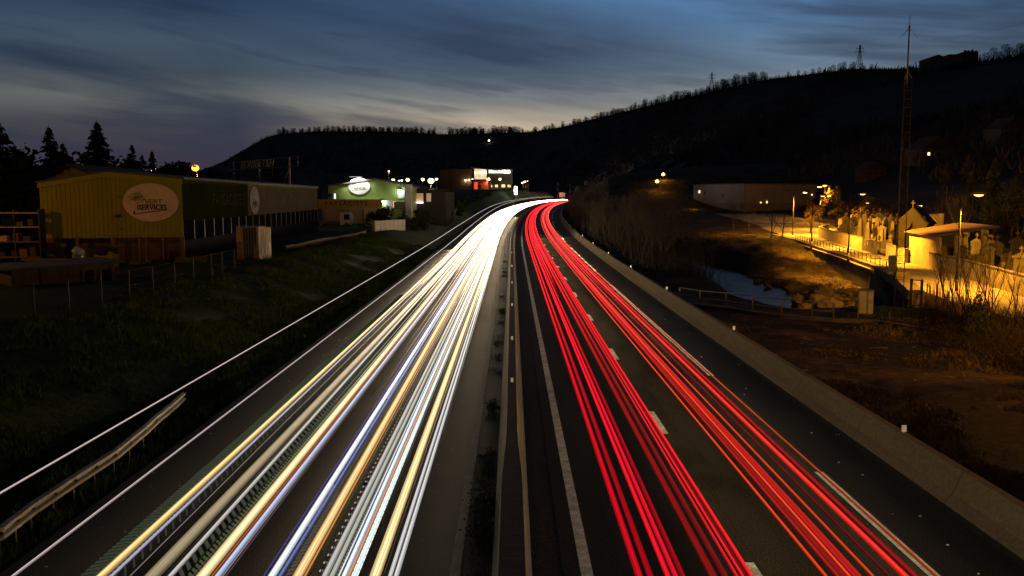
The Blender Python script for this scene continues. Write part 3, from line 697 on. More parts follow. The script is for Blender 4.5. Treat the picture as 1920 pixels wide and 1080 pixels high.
def oval(c, u, n, rx, rz, label, big=True, M_=SIGNP):
    root = thing('oval_sign', label, 'sign'); u = Vector(u).normalized(); n = Vector(n).normalized(); m = MB()
    m.prism([(rx * math.cos(t), rz * math.sin(t)) for t in np.linspace(0, 2 * math.pi, 49)[:-1]], Vector(c) + n * .05, u, (0, 0, 1), n * .06); m.build('panel', M_, root)
    k = rx / 2.2; o = Vector(c) + n * .112
    text_mesh('lettering', 'VERT', .60 * k, LETG, root, frame(o + u * .22 * k + Vector((0, 0, .02 * k)), u, n), .012, 1.0, .012 * k); text_mesh('lettering', 'SERVICES', .60 * k, LETD, root, frame(o + u * .15 * k + Vector((0, 0, -.43 * k)), u, n), .012, .92, .016 * k)
    sw = MB(); top = []; bot = []
    for i in range(15):
        t = i / 14; x = lerp(-1.35, 1.85, t) * k; z = (-.98 + .30 * math.sin(t * 1.75)) * k; w = .085 * math.sin(math.pi * min(1, t * .9 + .12)) * k; top.append((x, z + w * .5)); bot.append((x, z - w * .5))
    sw.prism(top + bot[::-1], o, u, (0, 0, 1), n * .012)
    sw.prism([(-1.35 * k, -.98 * k), (-1.42 * k, -.8 * k), (-1.2 * k, -.62 * k), (-1.3 * k, -.78 * k), (-1.25 * k, -.93 * k)], o, u, (0, 0, 1), n * .012); sw.build('swoosh', LETD, root)
    tr = MB(); rs = random.Random(9); tr.prism([(-1.12 * k, -.62 * k), (-.98 * k, -.62 * k), (-1.02 * k, .05 * k), (-1.07 * k, .05 * k)], o, u, (0, 0, 1), n * .012)
    for i in range(150 if big else 60):
        a = rs.uniform(0, 6.28); r = rs.uniform(0, 1) ** .6; x = (-1.1 + .62 * r * math.cos(a) + (.35 * r if rs.random() < .3 else 0)) * k; z = (.42 + .42 * r * math.sin(a)) * k; q = .035 * k * rs.uniform(.6, 1.5)
        tr.prism([(x - q, z), (x, z - q), (x + q, z), (x, z + q)], o + n * .0005 * i, u, (0, 0, 1), n * .006)
    tr.build('tree_print', LETG, root); return root
p = A_ + UG * (LG * .775); oval((p.x, p.y, 7.05), UG, NG, 2.12, 1.55, 'large oval cream sign with lettering and a tree, on the yellow gable')
p = B_ + US * 24.0; oval((p.x, p.y, 7.15), US, NS, 2.1, 1.5, 'oval sign on the long glazed side of the yellow shed', True, mat('sign_grey', (.13, .12, .135), .6, .12, 1.2, spec=.05))
def words_on_side(txt, s, size, squash, label):
    root = thing('wall_lettering', label, 'lettering'); p = B_ + US * s + NS * .045
    text_mesh('letters', txt, size, mat('letter_faded', (.034, .036, .012) if s < 20 else (.17, .155, .11), .95, .1, 1, spec=.05), root, frame((p.x, p.y, 7.2), US, NS), .01, squash, .02); return root
words_on_side('PAYSAGISTE', 13.5, 1.5, 1.25, 'dark word on the olive cladding beside the oval sign'); words_on_side('PISCINE - SPA', 40, 1.5, 1.5, 'dark words on the paler cladding at the far half of the shed')
def roof_sign():
    root = thing('rooftop_sign', 'mirror wise letters on a steel frame standing on the shed roof, seen from behind', 'sign')
    a = atd(430, 308, 132); b = atd(558, 294, 113); u = Vector((b.x - a.x, b.y - a.y, 0)); L = u.length; u.normalize(); n = Vector((u.y, -u.x, 0)); o = Vector((a.x, a.y, 0)); zt, zl = 12.55, 11.35
    fr = MB()
    for z in (zt, zl): fr.bar(o + Vector((0, 0, z)), o + u * L + Vector((0, 0, z)), .05, None, 4)
    for s in (0, L): fr.bar(o + u * s + Vector((0, 0, zl)), o + u * s + Vector((0, 0, zt)), .05, None, 4)
    fr.build('frame', STEEL, root)
    for s in (1.2, L * .46, L * .88):
        q = MB(); p = o + u * s - n * .12; q.box((p.x, p.y, 9.0), (.22, .22, zt - 8.9)); q.bar(p + Vector((0, 0, zl)), p - u * 1.6 + n * .2 + Vector((0, 0, 9.0)), .05, None, 4); q.build('post', STEEL, root)
    fm = frame(o + u * (L * .44) + Vector((0, 0, (zt + zl) / 2)), u, n) @ Matrix.Diagonal((-1, 1, 1, 1))
    text_mesh('lettering', 'VERT SERVICES', 1.45, mat('letter_gold', (.42, .32, .10), .6, .1, 1), root, fm, .03, 1.25, .01)
    fr = MB()
    for z in (zl - .6, zl - 1.3): fr.bar(o + u * 4.5 + Vector((0, 0, z)), o + u * (L * .66) + Vector((0, 0, z)), .035, None, 4)
    fr.bar(o + u * (L * .66) + Vector((0, 0, zl - 1.3)), o + u * (L * .66) + Vector((0, 0, zl)), .035, None, 4); fr.build('lower_frame', STEEL, root)
roof_sign()
def stucco_house():
    root = thing('stucco_house', 'ochre rendered house with a dark low roof showing behind the yellow gable', 'house'); Y = 92.0
    a, t, b = atd(80, 334, Y), atd(136, 312, Y), atd(202, 340, Y); z0 = 2.0; m = MB()
    m.prism([(a.x, z0), (b.x, z0), (b.x, atd(0, 334, Y).z), (t.x, t.z), (a.x, a.z - .3)], (0, Y, 0), (1, 0, 0), (0, 0, 1), (0, 14, 0)); m.build('wall', STUCCO, root)
    r = MB()
    for p, q in ((a, t), (t, b)):
        ex = .5 if q is t else -.5; p2 = p - (q - p).normalized() * .7 if q is t else p; q2 = q if q is t else q + (q - p).normalized() * 3.0
        r.prism([(0, 0), (0, 16)], (0, 0, 0), (1, 0, 0), (0, 1, 0), (0, 0, .1)) if False else r.sweep([[Vector((v.x, Y - .7, v.z + .02)), Vector((v.x, Y + 16, v.z + .02)), Vector((v.x, Y + 16, v.z + .24)), Vector((v.x, Y - .7, v.z + .24))] for v in (p2, q2)])
    r.build('roof', ROOFD, root)
    v = atd(137, 330, Y - .02); q = MB(); q.box((v.x, Y - .08, v.z - .15), (.62, .12, .3)); q.build('vent', DARKST, root)
    c = atd(212, 318, Y + 7); m = MB(); m.prism([(-4.5, 0), (4.5, -.9), (4.5, -1.5), (-4.5, -1.5)], (c.x + 4, Y + 6, c.z), (1, 0, 0), (0, 0, 1), (0, 12, 0)); m.build('rear_wing_roof', ROOFD, root)
stucco_house()
# second shed with the floodlit oval
def green_shed():
    root = thing('green_shed', 'pale green ribbed shed with a floodlit oval sign and a white pier', 'warehouse'); Y = 178.0; s = Y / F
    X = lambda px, y=Y: atd(px, 369, y).x; Z = lambda py, y=Y: atd(960, py, y).z
    a, t, b = X(616), X(706), X(775); z0 = 1.2; m = MB()
    m.prism([(a, z0), (b, z0), (b, Z(352)), (t, Z(337)), (a, Z(350))], (0, Y, 0), (1, 0, 0), (0, 0, 1), (0, 40, 0)); rm = lambda q: lerp(Z(350), Z(337), (q) / (t - a)) if q < t - a else lerp(Z(337), Z(352), (q - (t - a)) / (b - t))
    ribs(m, (a, Y - .002, 0), (1, 0, 0), (0, -1, 0), b - a, 3.0, lambda q: rm(q) - .2, .42, .09, .05); m.build('gable_cladding', GREENC, root)
    r = MB()
    for (p, pz), (q, qz) in (((a - .3, Z(350) - .05), (t, Z(337))), ((t, Z(337)), (b + .6, Z(352) - .1))): r.sweep([[Vector((x, Y - .5, z + .03)), Vector((x, Y + 41, z + .03)), Vector((x, Y + 41, z + .35)), Vector((x, Y - .5, z + .35))] for x, z in ((p, pz), (q, qz))])
    r.build('roof', ROOFS, root)
    m = MB(); m.box((X(768.5), Y - 1.6, z0), (11 * s, 1.6, Z(346) - z0)); m.build('white_pier', mat('white_blockwork', (.62, .64, .62), .8, .12, 1.2, .2), root)
    m = MB(); m.box((X(752), Y - 1.0, Z(392)), (22 * s, 1.9, Z(378) - Z(392))); m.build('porch_canopy', STEEL, root)
    m = MB(); m.box((X(752), Y - .12, Z(372)), (13 * s, .2, Z(357) - Z(372))); m.build('porch_window', mat('porch_glass', (.5, .55, .5), .3, .1, 1), root)
    m = MB(); m.box((X(728), Y - .15, z0), (14 * s, .25, Z(375) - z0)); m.build('side_door', mat('door_white', (.6, .6, .56), .6, .1, 1), root)
    m = MB(); m.box((X(620.5), Y - .35, Z(370)), (.8, .6, .75)); m.build('air_conditioner', DARKST, root)
    m = MB(); m.box((X(628), Y - .1, Z(372.5)), (.28, .12, 1.0)); m.build('narrow_window', emat('cool_lit_slot', (.85, 1, .9), 1.3), root)
    m = MB(); m.box((X(739.5), Y - .1, Z(389)), (.62, .12, 1.25)); m.build('lit_window', emat('shop_window_light', (1, .55, .3), .7), root)
    # lower wing to the far side with windows
    m = MB(); m.prism([(X(776), z0), (X(832), z0), (X(832), Z(359)), (X(776), Z(353))], (0, Y + 6, 0), (1, 0, 0), (0, 0, 1), (0, 26, 0)); m.build('side_wing', mat('wing_render', (.035, .032, .027), .95, .2, .8, spec=.0), root)
    for px, w, lt in ((786, 16, .10), (804, 9, .16)):
        m = MB(); m.box((X(px, Y + 6), Y + 5.9, Z(378, Y + 6)), (w * s, .16, 1.7)); m.build('window', emat('curtained_window', (1, .62, .42), lt), root)
    m = MB(); m.box((X(787, Y + 6), Y + 5.5, Z(381, Y + 6)), (1.5, .3, .26)); m.build('strip_light', emat('strip_light', (1, .85, .7), 3.0), root)
    # floodlit oval
    ov = oval((X(674), Y - .1, Z(349)), (1, 0, 0), (0, -1, 0), 20 * s, 15.5 * s, 'floodlit oval sign glowing white on the pale green gable', False, mat('sign_white', (.72, .66, .66), .5, .05, 1.2))
    fl = thing('sign_floodlight', 'bar floodlight over the oval sign of the green shed', 'lamp', (X(670), Y - 1.6, Z(334) + .25)); q = MB(); q.box((0, 0, 0), (3.2, .22, .16)); q.bar((-1, 0, .08), (-1, 1.5, .1), .03); q.bar((1, 0, .08), (1, 1.5, .1), .03); q.build('housing', DARKST, fl)
    q = MB(); q.box((0, .0, -.05), (2.4, .12, .045)); q.build('tube', emat('flood_tube', (.92, 1, .92), 1.2), fl)
    for dx in (-1.2, 0, 1.2): lamp_light('floodlight_beam', (X(670) + dx, Y - 1.3, Z(334) + .12), 520, (.9, 1, .86), 125, None, (X(672) + dx, Y + .2, Z(350)), .3)
    for px, py, e, nm, lab in ((750, 356, 120, 'porch_lamp', 'bright white lamp above the porch of the green shed'), (717, 377, 70, 'door_lamp', 'white lamp above the side door of the green shed')):
        l = thing(nm, lab, 'lamp', (X(px), Y - .5, Z(py))); q = MB(); q.box((0, .15, 0), (.5, .5, .12)); q.build('housing', DARKST, l); q = MB(); q.ball((0, 0, -.08), (.28, .2, .12)); q.build('bulb', emat(nm + '_glow', (.9, 1, .9), 30), l)
        lamp_light(nm + '_light', (X(px), Y - .95, Z(py) - .35), e, (.9, 1, .88), None, None, None, .2)
    # banner board in front
    bd = thing('landscaper_board', 'long ochre board with spaced capitals in front of the green shed', 'sign'); Yb = Y - 5; q = MB(); q.prism([(X(596, Yb), Z(391, Yb)), (X(716, Yb), Z(389.5, Yb)), (X(716, Yb), Z(374, Yb)), (X(596, Yb), Z(374, Yb))], (0, Yb, 0), (1, 0, 0), (0, 0, 1), (0, .3, 0)); q.build('panel', mat('board_ochre', (.46, .27, .05), .7, .15, .6), bd)
    text_mesh('lettering', 'PAYSAGISTE', 1.25, LETD, bd, frame((X(649, Yb), Yb - .02, Z(382, Yb)), (1, 0, 0), (0, -1, 0)), .012, 1.0, .0, 1.28)
    q = MB(); q.prism([(X(600, Yb), z0), (X(716, Yb), z0), (X(716, Yb), Z(390, Yb)), (X(600, Yb), Z(391.6, Yb))], (0, Yb + 1.2, 0), (1, 0, 0), (0, 0, 1), (0, .3, 0)); q.build('backing_wall', STUCCO, bd)
    for px in (604, 640, 680, 714): q = MB(); q.box((X(px, Yb), Yb + .15, z0), (.25, .25, Z(392, Yb) - z0)); q.build('post', WOOD, bd)
green_shed()
# boundary walls, light-coloured wall by the carriageway
def lit_wall():
    root = thing('pale_boundary_wall', 'short pale concrete wall lit by headlights beside the carriageway', 'wall'); a, b = at(703, 437, 2.2), at(760, 430, 2.2); m = MB(); u = b - a
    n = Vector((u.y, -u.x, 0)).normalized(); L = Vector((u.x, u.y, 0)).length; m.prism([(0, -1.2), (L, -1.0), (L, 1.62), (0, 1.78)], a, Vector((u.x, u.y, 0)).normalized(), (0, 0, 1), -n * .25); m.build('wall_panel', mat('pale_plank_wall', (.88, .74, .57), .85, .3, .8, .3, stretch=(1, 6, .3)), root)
    m = MB(); m.prism([(-.5, -1.2), (-.02, -1.2), (-.02, 1.9), (-.5, 1.9)], a + n * .06, Vector((u.x, u.y, 0)).normalized(), (0, 0, 1), -n * .4); m.build('end_pillar', WOOD, root)
    return a, b
WA, WB = lit_wall()
def rough_wall(p, q, h, label, m, name='boundary_wall'):
    root = MB(); u = (q - p); L = u.length; u.normalize(); n = Vector((u.y, -u.x, 0)); k = max(2, int(L / 4)); top = [(L * i / k, h + random.uniform(-.08, .08)) for i in range(k + 1)]
    root.prism([(0, -1.5), (L, -1.5)] + top[::-1], p, u, (0, 0, 1), -n * .22); return tag(root.build(name, m), label, 'wall')
rough_wall(Vector((-21.8, 86, 2.2)), Vector((-20.6, 126, 2.2)), .55, 'low dark wall of sleepers along the edge of the yard', WOOD)
rough_wall(Vector((-23.2, 200, 2.2)), Vector((-20.5, 262, 3.4)), 1.3, 'dark wall running on beyond the white pier towards the bend', CONCD)
# ---------------------------------------------------------------- yard clutter
def pallet(mb, c, rz=0.0, w=1.2, d=1.0):
    ca, sa = math.cos(rz), math.sin(rz)
    def R(x, y): return (c[0] + x * ca - y * sa, c[1] + x * sa + y * ca)
    for y in (-d / 2 + .06, 0, d / 2 - .06):
        x0, y0 = R(0, y); mb.box((x0, y0, c[2]), (w, .1, .09), rz)
    for i in range(5):
        x = -w / 2 + .07 + i * (w - .14) / 4; x0, y0 = R(x, 0); mb.box((x0, y0, c[2] + .092), (.12, d, .022), rz)
for k, (px, py, D, n, lab) in enumerate([(68, 472, 66, 5, 'stack of orange lit wooden pallets at the outer end of the yard'), (185, 472, 68, 5, 'stack of wooden pallets beside the yellow bin'), (140, 470, 69, 3, 'low stack of wooden pallets between two taller stacks'), (262, 474, 69, 2, 'two flat pallets lying in front of the iron gate'), (345, 470, 71, 3, 'small pile of pallets at the corner of the yellow shed'), (373, 472, 73, 3, 'pile of pallets round the corner of the yellow shed')]):
    p = atd(px, py, D); root = thing('pallet_stack', lab, 'pallets', (p.x, p.y, YZ - .05), random.uniform(-.3, .3), 'pallet stacks in the yard')
    for i in range(n):
        q = MB(); pallet(q, (random.uniform(-.06, .06), random.uniform(-.06, .06), i * .125), random.uniform(-.08, .08)); q.build('pallet', WOODY if k in (0, 1) else WOOD, root)
def heap(px, D, n, L, lab, z=YZ, mt=None):
    p = atd(px, 470, D); root = MB(); rs = random.Random(int(px))
    for i in range(n):
        a = rs.uniform(-.10, .10); root.box((p.x + rs.uniform(-.3, .3), p.y + rs.uniform(-.5, .5), z + i * .07), (L * rs.uniform(.8, 1), .22, .06), a)
    return tag(root.build('timber_pile', mt or WOOD), lab, 'timber')
heap(100, 66, 9, 4.5, 'pile of long sawn planks in the yard'); heap(128, 63, 5, 5.0, 'lower pile of dark planks nearer the fence', mt=TARP); heap(60, 62, 4, 4.0, 'flat pile of boards under the storage racks')
def bin_():
    p = atd(200, 478, 66); root = thing('yellow_container', 'yellow open top container heaped with dark mulch', 'container', (p.x, p.y, YZ - .1)); q = MB(); q.box((0, 0, 0), (1.25, 1.1, 1.25), 0, 1.08); q.build('bin', YEL, root)
    q = MB(); q.ball((-.25, 0, 1.25), (1.15, .8, .38), 12, 8, .12); q.build('mulch_heap', mat('mulch', (.03, .025, .02), .95, .4, 3, .6), root)
bin_()
def gate():
    p = atd(214, 470, 70.3); q = atd(345, 470, 72.2); root = thing('iron_gate', 'spiked iron railing gate in front of the open base of the yellow shed', 'gate'); u = Vector((q.x - p.x, q.y - p.y, 0)); L = u.length; u.normalize(); o = Vector((p.x, p.y, YZ)); m = MB()
    for i in range(int(L / .19)): m.bar(o + u * (i * .19), o + u * (i * .19) + Vector((0, 0, 2.15 if i < 16 else 1.95)), .018, .012, 4)
    for z in (.25, 1.3, 1.75): m.bar(o + Vector((0, 0, z)), o + u * L + Vector((0, 0, z)), .025, None, 4)
    m.build('railing', mat('rusty_iron', (.16, .075, .04), .8, .3, 4), root)
    for s in (0, L * .36, L * .7, L): m = MB(); m.box(o + u * s, (.14, .14, 2.0)); m.build('post', WOOD, root)
gate()
def rack():
    a, b = atd(-60, 450, 70), atd(80, 446, 70); root = thing('storage_rack', 'long steel storage rack loaded with dark boxes beside the yellow shed', 'rack', (0, 0, 0)); z0 = YZ; L = b.x - a.x
    for i in range(4): q = MB(); x = a.x + L * i / 3; q.box((x, 70, z0), (.1, .9, 4.2)); q.build('upright', DARKST, root)
    for z in (.4, 1.6, 2.75, 3.85): q = MB(); q.box(((a.x + b.x) / 2, 70, z0 + z), (L, 1.0, .1)); q.build('shelf', STUCCO if z > 2.5 else WOOD, root)
    rs = random.Random(4)
    for lv, z in enumerate((.5, 1.7, 2.85)):
        x = a.x + .3; k = 0
        while x < b.x - .6:
            w = rs.uniform(.4, .9); h = rs.uniform(.3, .75); c = MB(); c.box((x + w / 2, 70 - rs.uniform(0, .2), z0 + z + .003), (w * .9, .7, h)); o = c.build('storage_box', rs.choice([BLUEC, WOOD, DARKST, STUCCO, TARP]))
            tag(o, 'dark box on the ' + ('lowest', 'middle', 'upper')[lv] + f' shelf of the storage rack, {ORD[k]} from its outer end', 'box', 'boxes on the storage rack'); k += 1; x += w + rs.uniform(.05, .5)
rack()
def low_shed():
    root = thing('low_shed', 'low flat roofed dark shed behind the post and wire fence', 'shed'); a = atd(20, 500, 52); b = atd(215, 492, 56); z0 = 2.0; u = Vector((b.x - a.x, b.y - a.y, 0)); L = u.length; u.normalize(); n = Vector((u.y, -u.x, 0)); o = Vector((a.x, a.y, 0)); m = MB()
    m.prism([(0, z0 - .6), (L, z0 - .6), (L, 3.35), (0, 3.2)], o, u, (0, 0, 1), -n * 4.0); m.build('wall', mat('shed_boards', (.10, .085, .07), .9, .3, 1, stretch=(4, 4, .4)), root)
    m = MB(); m.prism([(-.4, 3.22), (L + .5, 3.38), (L + .5, 3.5), (-.4, 3.34)], o + n * .5, u, (0, 0, 1), -n * 5.0); m.build('roof', mat('felt_roof', (.07, .08, .095), .85, .25, .8), root)
    for s in (L * .72, L * .9): m = MB(); m.prism([(s - .35, z0 - .3), (s + .35, z0 - .3), (s + .35, 3.0), (s - .35, 3.0)], o + n * .002, u, (0, 0, 1), n * .05); m.build('opening', DARKGLASS, root)
    for s in (L * .66, L * .83): m = MB(); m.prism([(s - .05, z0 - .3), (s + .08, z0 - .3), (s + .22, 3.1), (s + .02, 3.1)], o + n * .06, u, (0, 0, 1), n * .05); m.build('prop', CONCD, root)
low_shed()
def white_sack():
    p = atd(147, 487, 60); m = MB(); m.ball((p.x, p.y, 3.75), (.42, .3, .42), 10, 7, .22); m.box((p.x, p.y, 3.40), (.62, .4, .22)); tag(m.build('plastic_sack', mat('white_plastic', (.55, .66, .72), .4, .2, 2, .3)), 'crumpled pale blue plastic sack lying on the low shed', 'sack')
white_sack()
def kiosk():
    p, q = atd(441, 487, 73), atd(516, 487, 75); root = thing('wrapped_crate', 'tall crate of boards beside the long shed with silver film flapping on its side', 'crate'); z0 = 1.5; x0, x1 = p.x, q.x; xm = lerp(x0, x1, .66); m = MB(); m.box(((x0 + xm) / 2, 74.6, z0), (xm - x0, 2.2, 3.55)); m.build('crate_body', mat('crate_board', (.42, .27, .16), .85, .2, 1), root)
    for k in range(5): b = MB(); b.box((lerp(x0, xm, .36 + .13 * k), 73.42, z0), (.1, .12, 3.5 - .1 * (k % 2))); b.build('batten', DARKST, root)
    b = MB(); b.box((lerp(x0, xm, .24), 73.3, z0), (.5, .2, 2.3)); b.build('door_panel', WOOD, root); b = MB(); b.box((lerp(x0, xm, .93), 73.2, z0), (.36, .3, 2.1)); b.build('side_board', WOOD, root)
    # crinkled film
    f = MB(); nu, nv = 22, 14; vs = []
    for j in range(nv + 1):
        for i in range(nu + 1): u = i / nu; v = j / nv; vs.append((lerp(xm + .02, x1, u), 73.5 + .35 * u + .16 * mnoise.noise((u * 9, v * 2.0, 1)) + .05 * mnoise.noise((u * 30, v * 7, 3)), z0 + .1 + 3.4 * v))
    f.add(vs, [(j * (nu + 1) + i, j * (nu + 1) + i + 1, (j + 1) * (nu + 1) + i + 1, (j + 1) * (nu + 1) + i) for j in range(nv) for i in range(nu)], False); o = f.build('silver_film', mat('silver_film', (.80, .78, .78), .30, .1, 3, .5, metal=.25), root)
    o.modifiers.new('thickness', 'SOLIDIFY').thickness = .02
kiosk()
def truck():
    root = thing('white_truck', 'small white truck cab facing the motorway in front of the ochre board', 'truck', atd(650, 411, 160) * 1.0); Y = 160; s = Y / F; root.location.z = 2.0
    m = MB(); prof = [(-1.05, .55), (.95, .55), (1.02, 1.35), (.85, 2.45), (.55, 2.75), (-1.0, 2.75)]; m.prism(prof, (0, -1.1, 0), (1, 0, 0), (0, 0, 1), (0, 2.2, 0)); m.build('cab', mat('truck_white', (.42, .42, .50), .4, .05, 1), root)
    m = MB(); m.prism([(-.3, 1.45), (.75, 1.5), (.62, 2.35), (-.3, 2.4)], (0, -1.115, 0), (1, 0, 0), (0, 0, 1), (0, .02, 0)); m.build('side_window', DARKGLASS, root)
    m = MB(); m.box((-3.4, 0, .75), (4.4, 2.2, .5)); m.build('flatbed', DARKST, root)
    for x in (.1, -4.2):
        for y in (-1.0, 1.0): m = MB(); m.bar((x, y - .12, .45), (x, y + .12, .45), .45, None, 14); m.build('wheel', DARKST, root)
    m = MB(); m.box((.98, -.9, .75), (.1, .4, .22)); m.build('headlight', STEEL, root); m = MB(); m.box((.75, -1.3, 2.0), (.1, .25, .45)); m.build('mirror', STEEL, root)
truck()
# post and wire fence on top of the bank
DARKPOST = mat('weathered_post', (.07, .055, .04), .95, .3, 3)
fence = thing('wire_fence', 'post and wire fence along the top of the grass bank in front of the yard', 'fence'); pts = []
for px, py in ((65, 600), (130, 590), (191, 576), (243, 564), (287, 552), (328, 541), (363, 531), (397, 521), (417, 515), (440, 508)):
    r = ray(px, py); t = 20.0
    while HC + r.z * t > ground(r.x * t, r.y * t, False): t += .1
    pts.append(Vector((r.x * t, r.y * t, ground(r.x * t, r.y * t, False))))
pts.insert(0, pts[0] * 2 - pts[1]); pts.insert(0, pts[0] * 2 - pts[1]); 
for p in pts: m = MB(); m.box((p.x, p.y, p.z - .4), (.075, .075, 1.95)); m.build('post', DARKPOST, fence)
m = MB()
for z in (.35, .75, 1.15, 1.5): m.path([p + Vector((0, -.05, z)) for p in pts], [.004] * len(pts), 3)
m.build('wire', DARKST, fence)
# ---------------------------------------------------------------- showroom far along the bend
def showroom():
    Y = 470.0; s = Y / F; X = lambda px, y=Y: atd(px, 369, y).x; Z = lambda py, y=Y: atd(960, py, y).z; root = thing('lit_showroom', 'large dark office building with a bright glazed corner and a lit name sign', 'building'); WALL = mat('showroom_wall', (.20, .14, .09), .8, .12, .2); z0 = Z(364)
    m = MB(); m.prism([(X(826), z0), (X(884), z0), (X(884), Z(317)), (X(845), Z(317)), (X(826), Z(320))], (0, Y, 0), (1, 0, 0), (0, 0, 1), (0, 25, 0)); m.build('wing_wall', WALL, root)
    m = MB(); m.prism([(X(914), z0), (X(961), z0), (X(961), Z(317)), (X(914), Z(317))], (0, Y, 0), (1, 0, 0), (0, 0, 1), (0, 25, 0)); m.build('office_wall', mat('office_wall', (.10, .085, .065), .8, .12, .2), root)
    m = MB(); m.prism([(X(882), Z(313)), (X(914), Z(317)), (X(914), Z(318)), (X(884), Z(316))], (0, Y - 1.5, 0), (1, 0, 0), (0, 0, 1), (0, 25, 0)); m.build('roof_wedge', STEEL, root)
    m = MB(); m.box((X(901), Y + 1, z0), (30 * s, 18, Z(337) - z0)); m.build('entrance_block', mat('entrance_red', (.50, .06, .03), .6, .1, .5), root)
    rs = random.Random(2)
    for i in range(6):
        for j in range(4):
            m = MB(); m.box((X(891.5 + 3.85 * i), Y - .3, Z(336) + j * 1.36), (1.0, .2, 1.28)); m.build('window', emat('showroom_pane', (1, rs.uniform(.78, .86), rs.uniform(.40, .58)), rs.uniform(.7, 1.0) if j != 2 else rs.uniform(1.3, 2.2)), root)
    for px, w, py, h in ((931, 5, 351, 4.6), (942, 5, 351, 4.8), (945.5, 3, 351, 4.8), (953, 2, 351, 4.4), (956, 2.6, 351, 4.0), (922, 1.8, 351, 4.2), (910.7, 3, 355, 9)):
        m = MB(); m.box((X(px), Y - .15, Z(py)), (w * s, .2, h * s)); m.build('window', emat('office_window', (1, .80, .42), 1.1), root)
    m = MB(); m.box((X(893.5), Y - 8.1, Z(355)), (6.5 * s, .3, 13 * s)); m.build('red_wall', emat('red_backlit_panel', (1, .12, .04), .75), root)
    m = MB(); m.box((X(900), Y - 8.0, Z(355)), (6 * s, .4, 8 * s)); m.build('entrance_door', DARKGLASS, root)
    m = MB(); m.box((X(890), Y - 4, Z(358)), (48 * s, 8.2, 3 * s)); m.build('terrace', CONCD, root)
    sg = thing('name_sign', 'glowing white company name with three arrows, high on the dark office wall', 'sign'); GL = emat('sign_white_glow', (1, .97, .95), 4.5)
    text_mesh('lettering', 'Manutelib', 2.05, GL, sg, frame((X(933), Y - .25, Z(321.8)), (1, 0, 0), (0, -1, 0)), .1, 1.12, .06)
    for k in range(3): q = MB(); x = X(947.3 + 3.9 * k); c = .85; q.prism([(-.5, c), (.1, c), (.62, 0), (.1, -c), (-.5, -c), (.02, 0)], (x, Y - .35, Z(322)), (1, 0, 0), (0, 0, 1), (0, .2, 0)); q.build('arrow', GL, sg)
    py = thing('pylon_sign', 'dazzling white totem sign standing at the showroom turn off', 'sign', (X(967, 400), 400, 0)); q = MB(); zz = Z(366, 400); q.box((0, 0, zz - 1.5), (.5, .4, 1.8)); q.build('foot', DARKST, py); q = MB(); q.box((0, 0, zz + .3), (1.2, .4, 3.6)); q.build('panel', emat('totem_glow', (1, 1, 1), 9), py)
    lamp_light('totem_light', (X(967, 400), 398.6, zz + 2), 700, (1, .98, .95))
    for k in range(4):
        px = 867 + 5.2 * k; f = thing('parked_van', f'small pale vehicle on the showroom terrace, {ORD[k]} along the row', 'van', (X(px, 466), 466, Z(355) + .01), .1, 'vehicles on the showroom terrace'); q = MB(); q.prism([(-.8, .3), (.8, .3), (.8, 1.0), (.55, 1.7), (-.5, 1.7), (-.8, 1.1)], (0, -1.6, 0), (1, 0, 0), (0, 0, 1), (0, 3.2, 0)); q.build('body', mat('van_paint', (.5, .5, .4), .3, .05, 1), f); q = MB(); q.prism([(-.42, 1.1), (.5, 1.1), (.45, 1.6), (-.4, 1.6)], (0, -1.63, 0), (1, 0, 0), (0, 0, 1), (0, .02, 0)); q.build('windscreen', DARKGLASS, f)
        for sx in (-.6, .6): q = MB(); q.bar((sx, -1.3, .3), (sx * 1.2, -1.3, .3), .3, None, 10); q.build('wheel', DARKST, f)
    LG_ = emat('wall_washer_glow', (1, .74, .42), 16)
    for k, (px, py) in enumerate(((873.2, 337.5), (879.5, 336.5), (886.3, 336), (890.6, 338))):
        l = thing('wall_washer', f'warm wall lamp above the showroom terrace, {ORD[k]} along the row', 'lamp', (X(px), Y - .6, Z(py)), 0, 'wall lamps over the terrace'); q = MB(); q.box((0, .25, -.1), (.5, .5, .2)); q.build('bracket', DARKST, l); q = MB(); q.ball((0, -.1, -.2), (.34, .3, .34)); q.build('bulb', LG_, l)
        lamp_light('wall_washer_light', (X(px), Y - .75, Z(py) - .6), 60, (1, .7, .36), None, None, None, .3)
    for px, py in ((919, 336), (940, 336)): pass
showroom()
# ---------------------------------------------------------------- conifers and far trees on the left
def put_tree(o, p, label, sc=1.0, rz=0.0): o.location = p; o.rotation_euler = (0, 0, rz); o.scale = (sc, sc, sc); o['label'] = label; return o
def by_px(px, py_top, D, z0=YZ):                # foot point and height of a tree whose tip shows at a pixel
    t = atd(px, py_top, D); return Vector((t.x, D, z0)), t.z - z0
p, h = by_px(181, 226, 118); put_tree(conifer('spruce', h, h * .27, 1, NEEDLE, .20, 30), p, 'broad dark spruce standing highest over the ochre house')
p, h = by_px(91, 236, 112); put_tree(conifer('spruce', h, h * .23, 2, NEEDLE, .30, 26, .12), p, 'slim ragged spruce between the cedar and the broad spruce')
p, h = by_px(117, 267, 114); put_tree(conifer('spruce', h, h * .26, 3, NEEDLE, .25, 20, .1), p, 'small spruce tucked against the slim ragged one')
p, h = by_px(-4, 228, 84); put_tree(conifer('cedar', h, h * .36, 4, NEEDLEB, -.02, 17, .18, .10), p, 'dark cedar with long level branches, cut by the picture edge')
p, h = by_px(247, 270, 150); put_tree(conifer('spruce', h, h * .20, 5, NEEDLE, .2, 20, .1), p, 'small distant spruce between the broad spruce and the street lamps')
p, h = by_px(285, 282, 152); put_tree(conifer('spruce', h, h * .20, 6, NEEDLE, .2, 18, .1), p, 'pointed little spruce right above the small orange lamp')
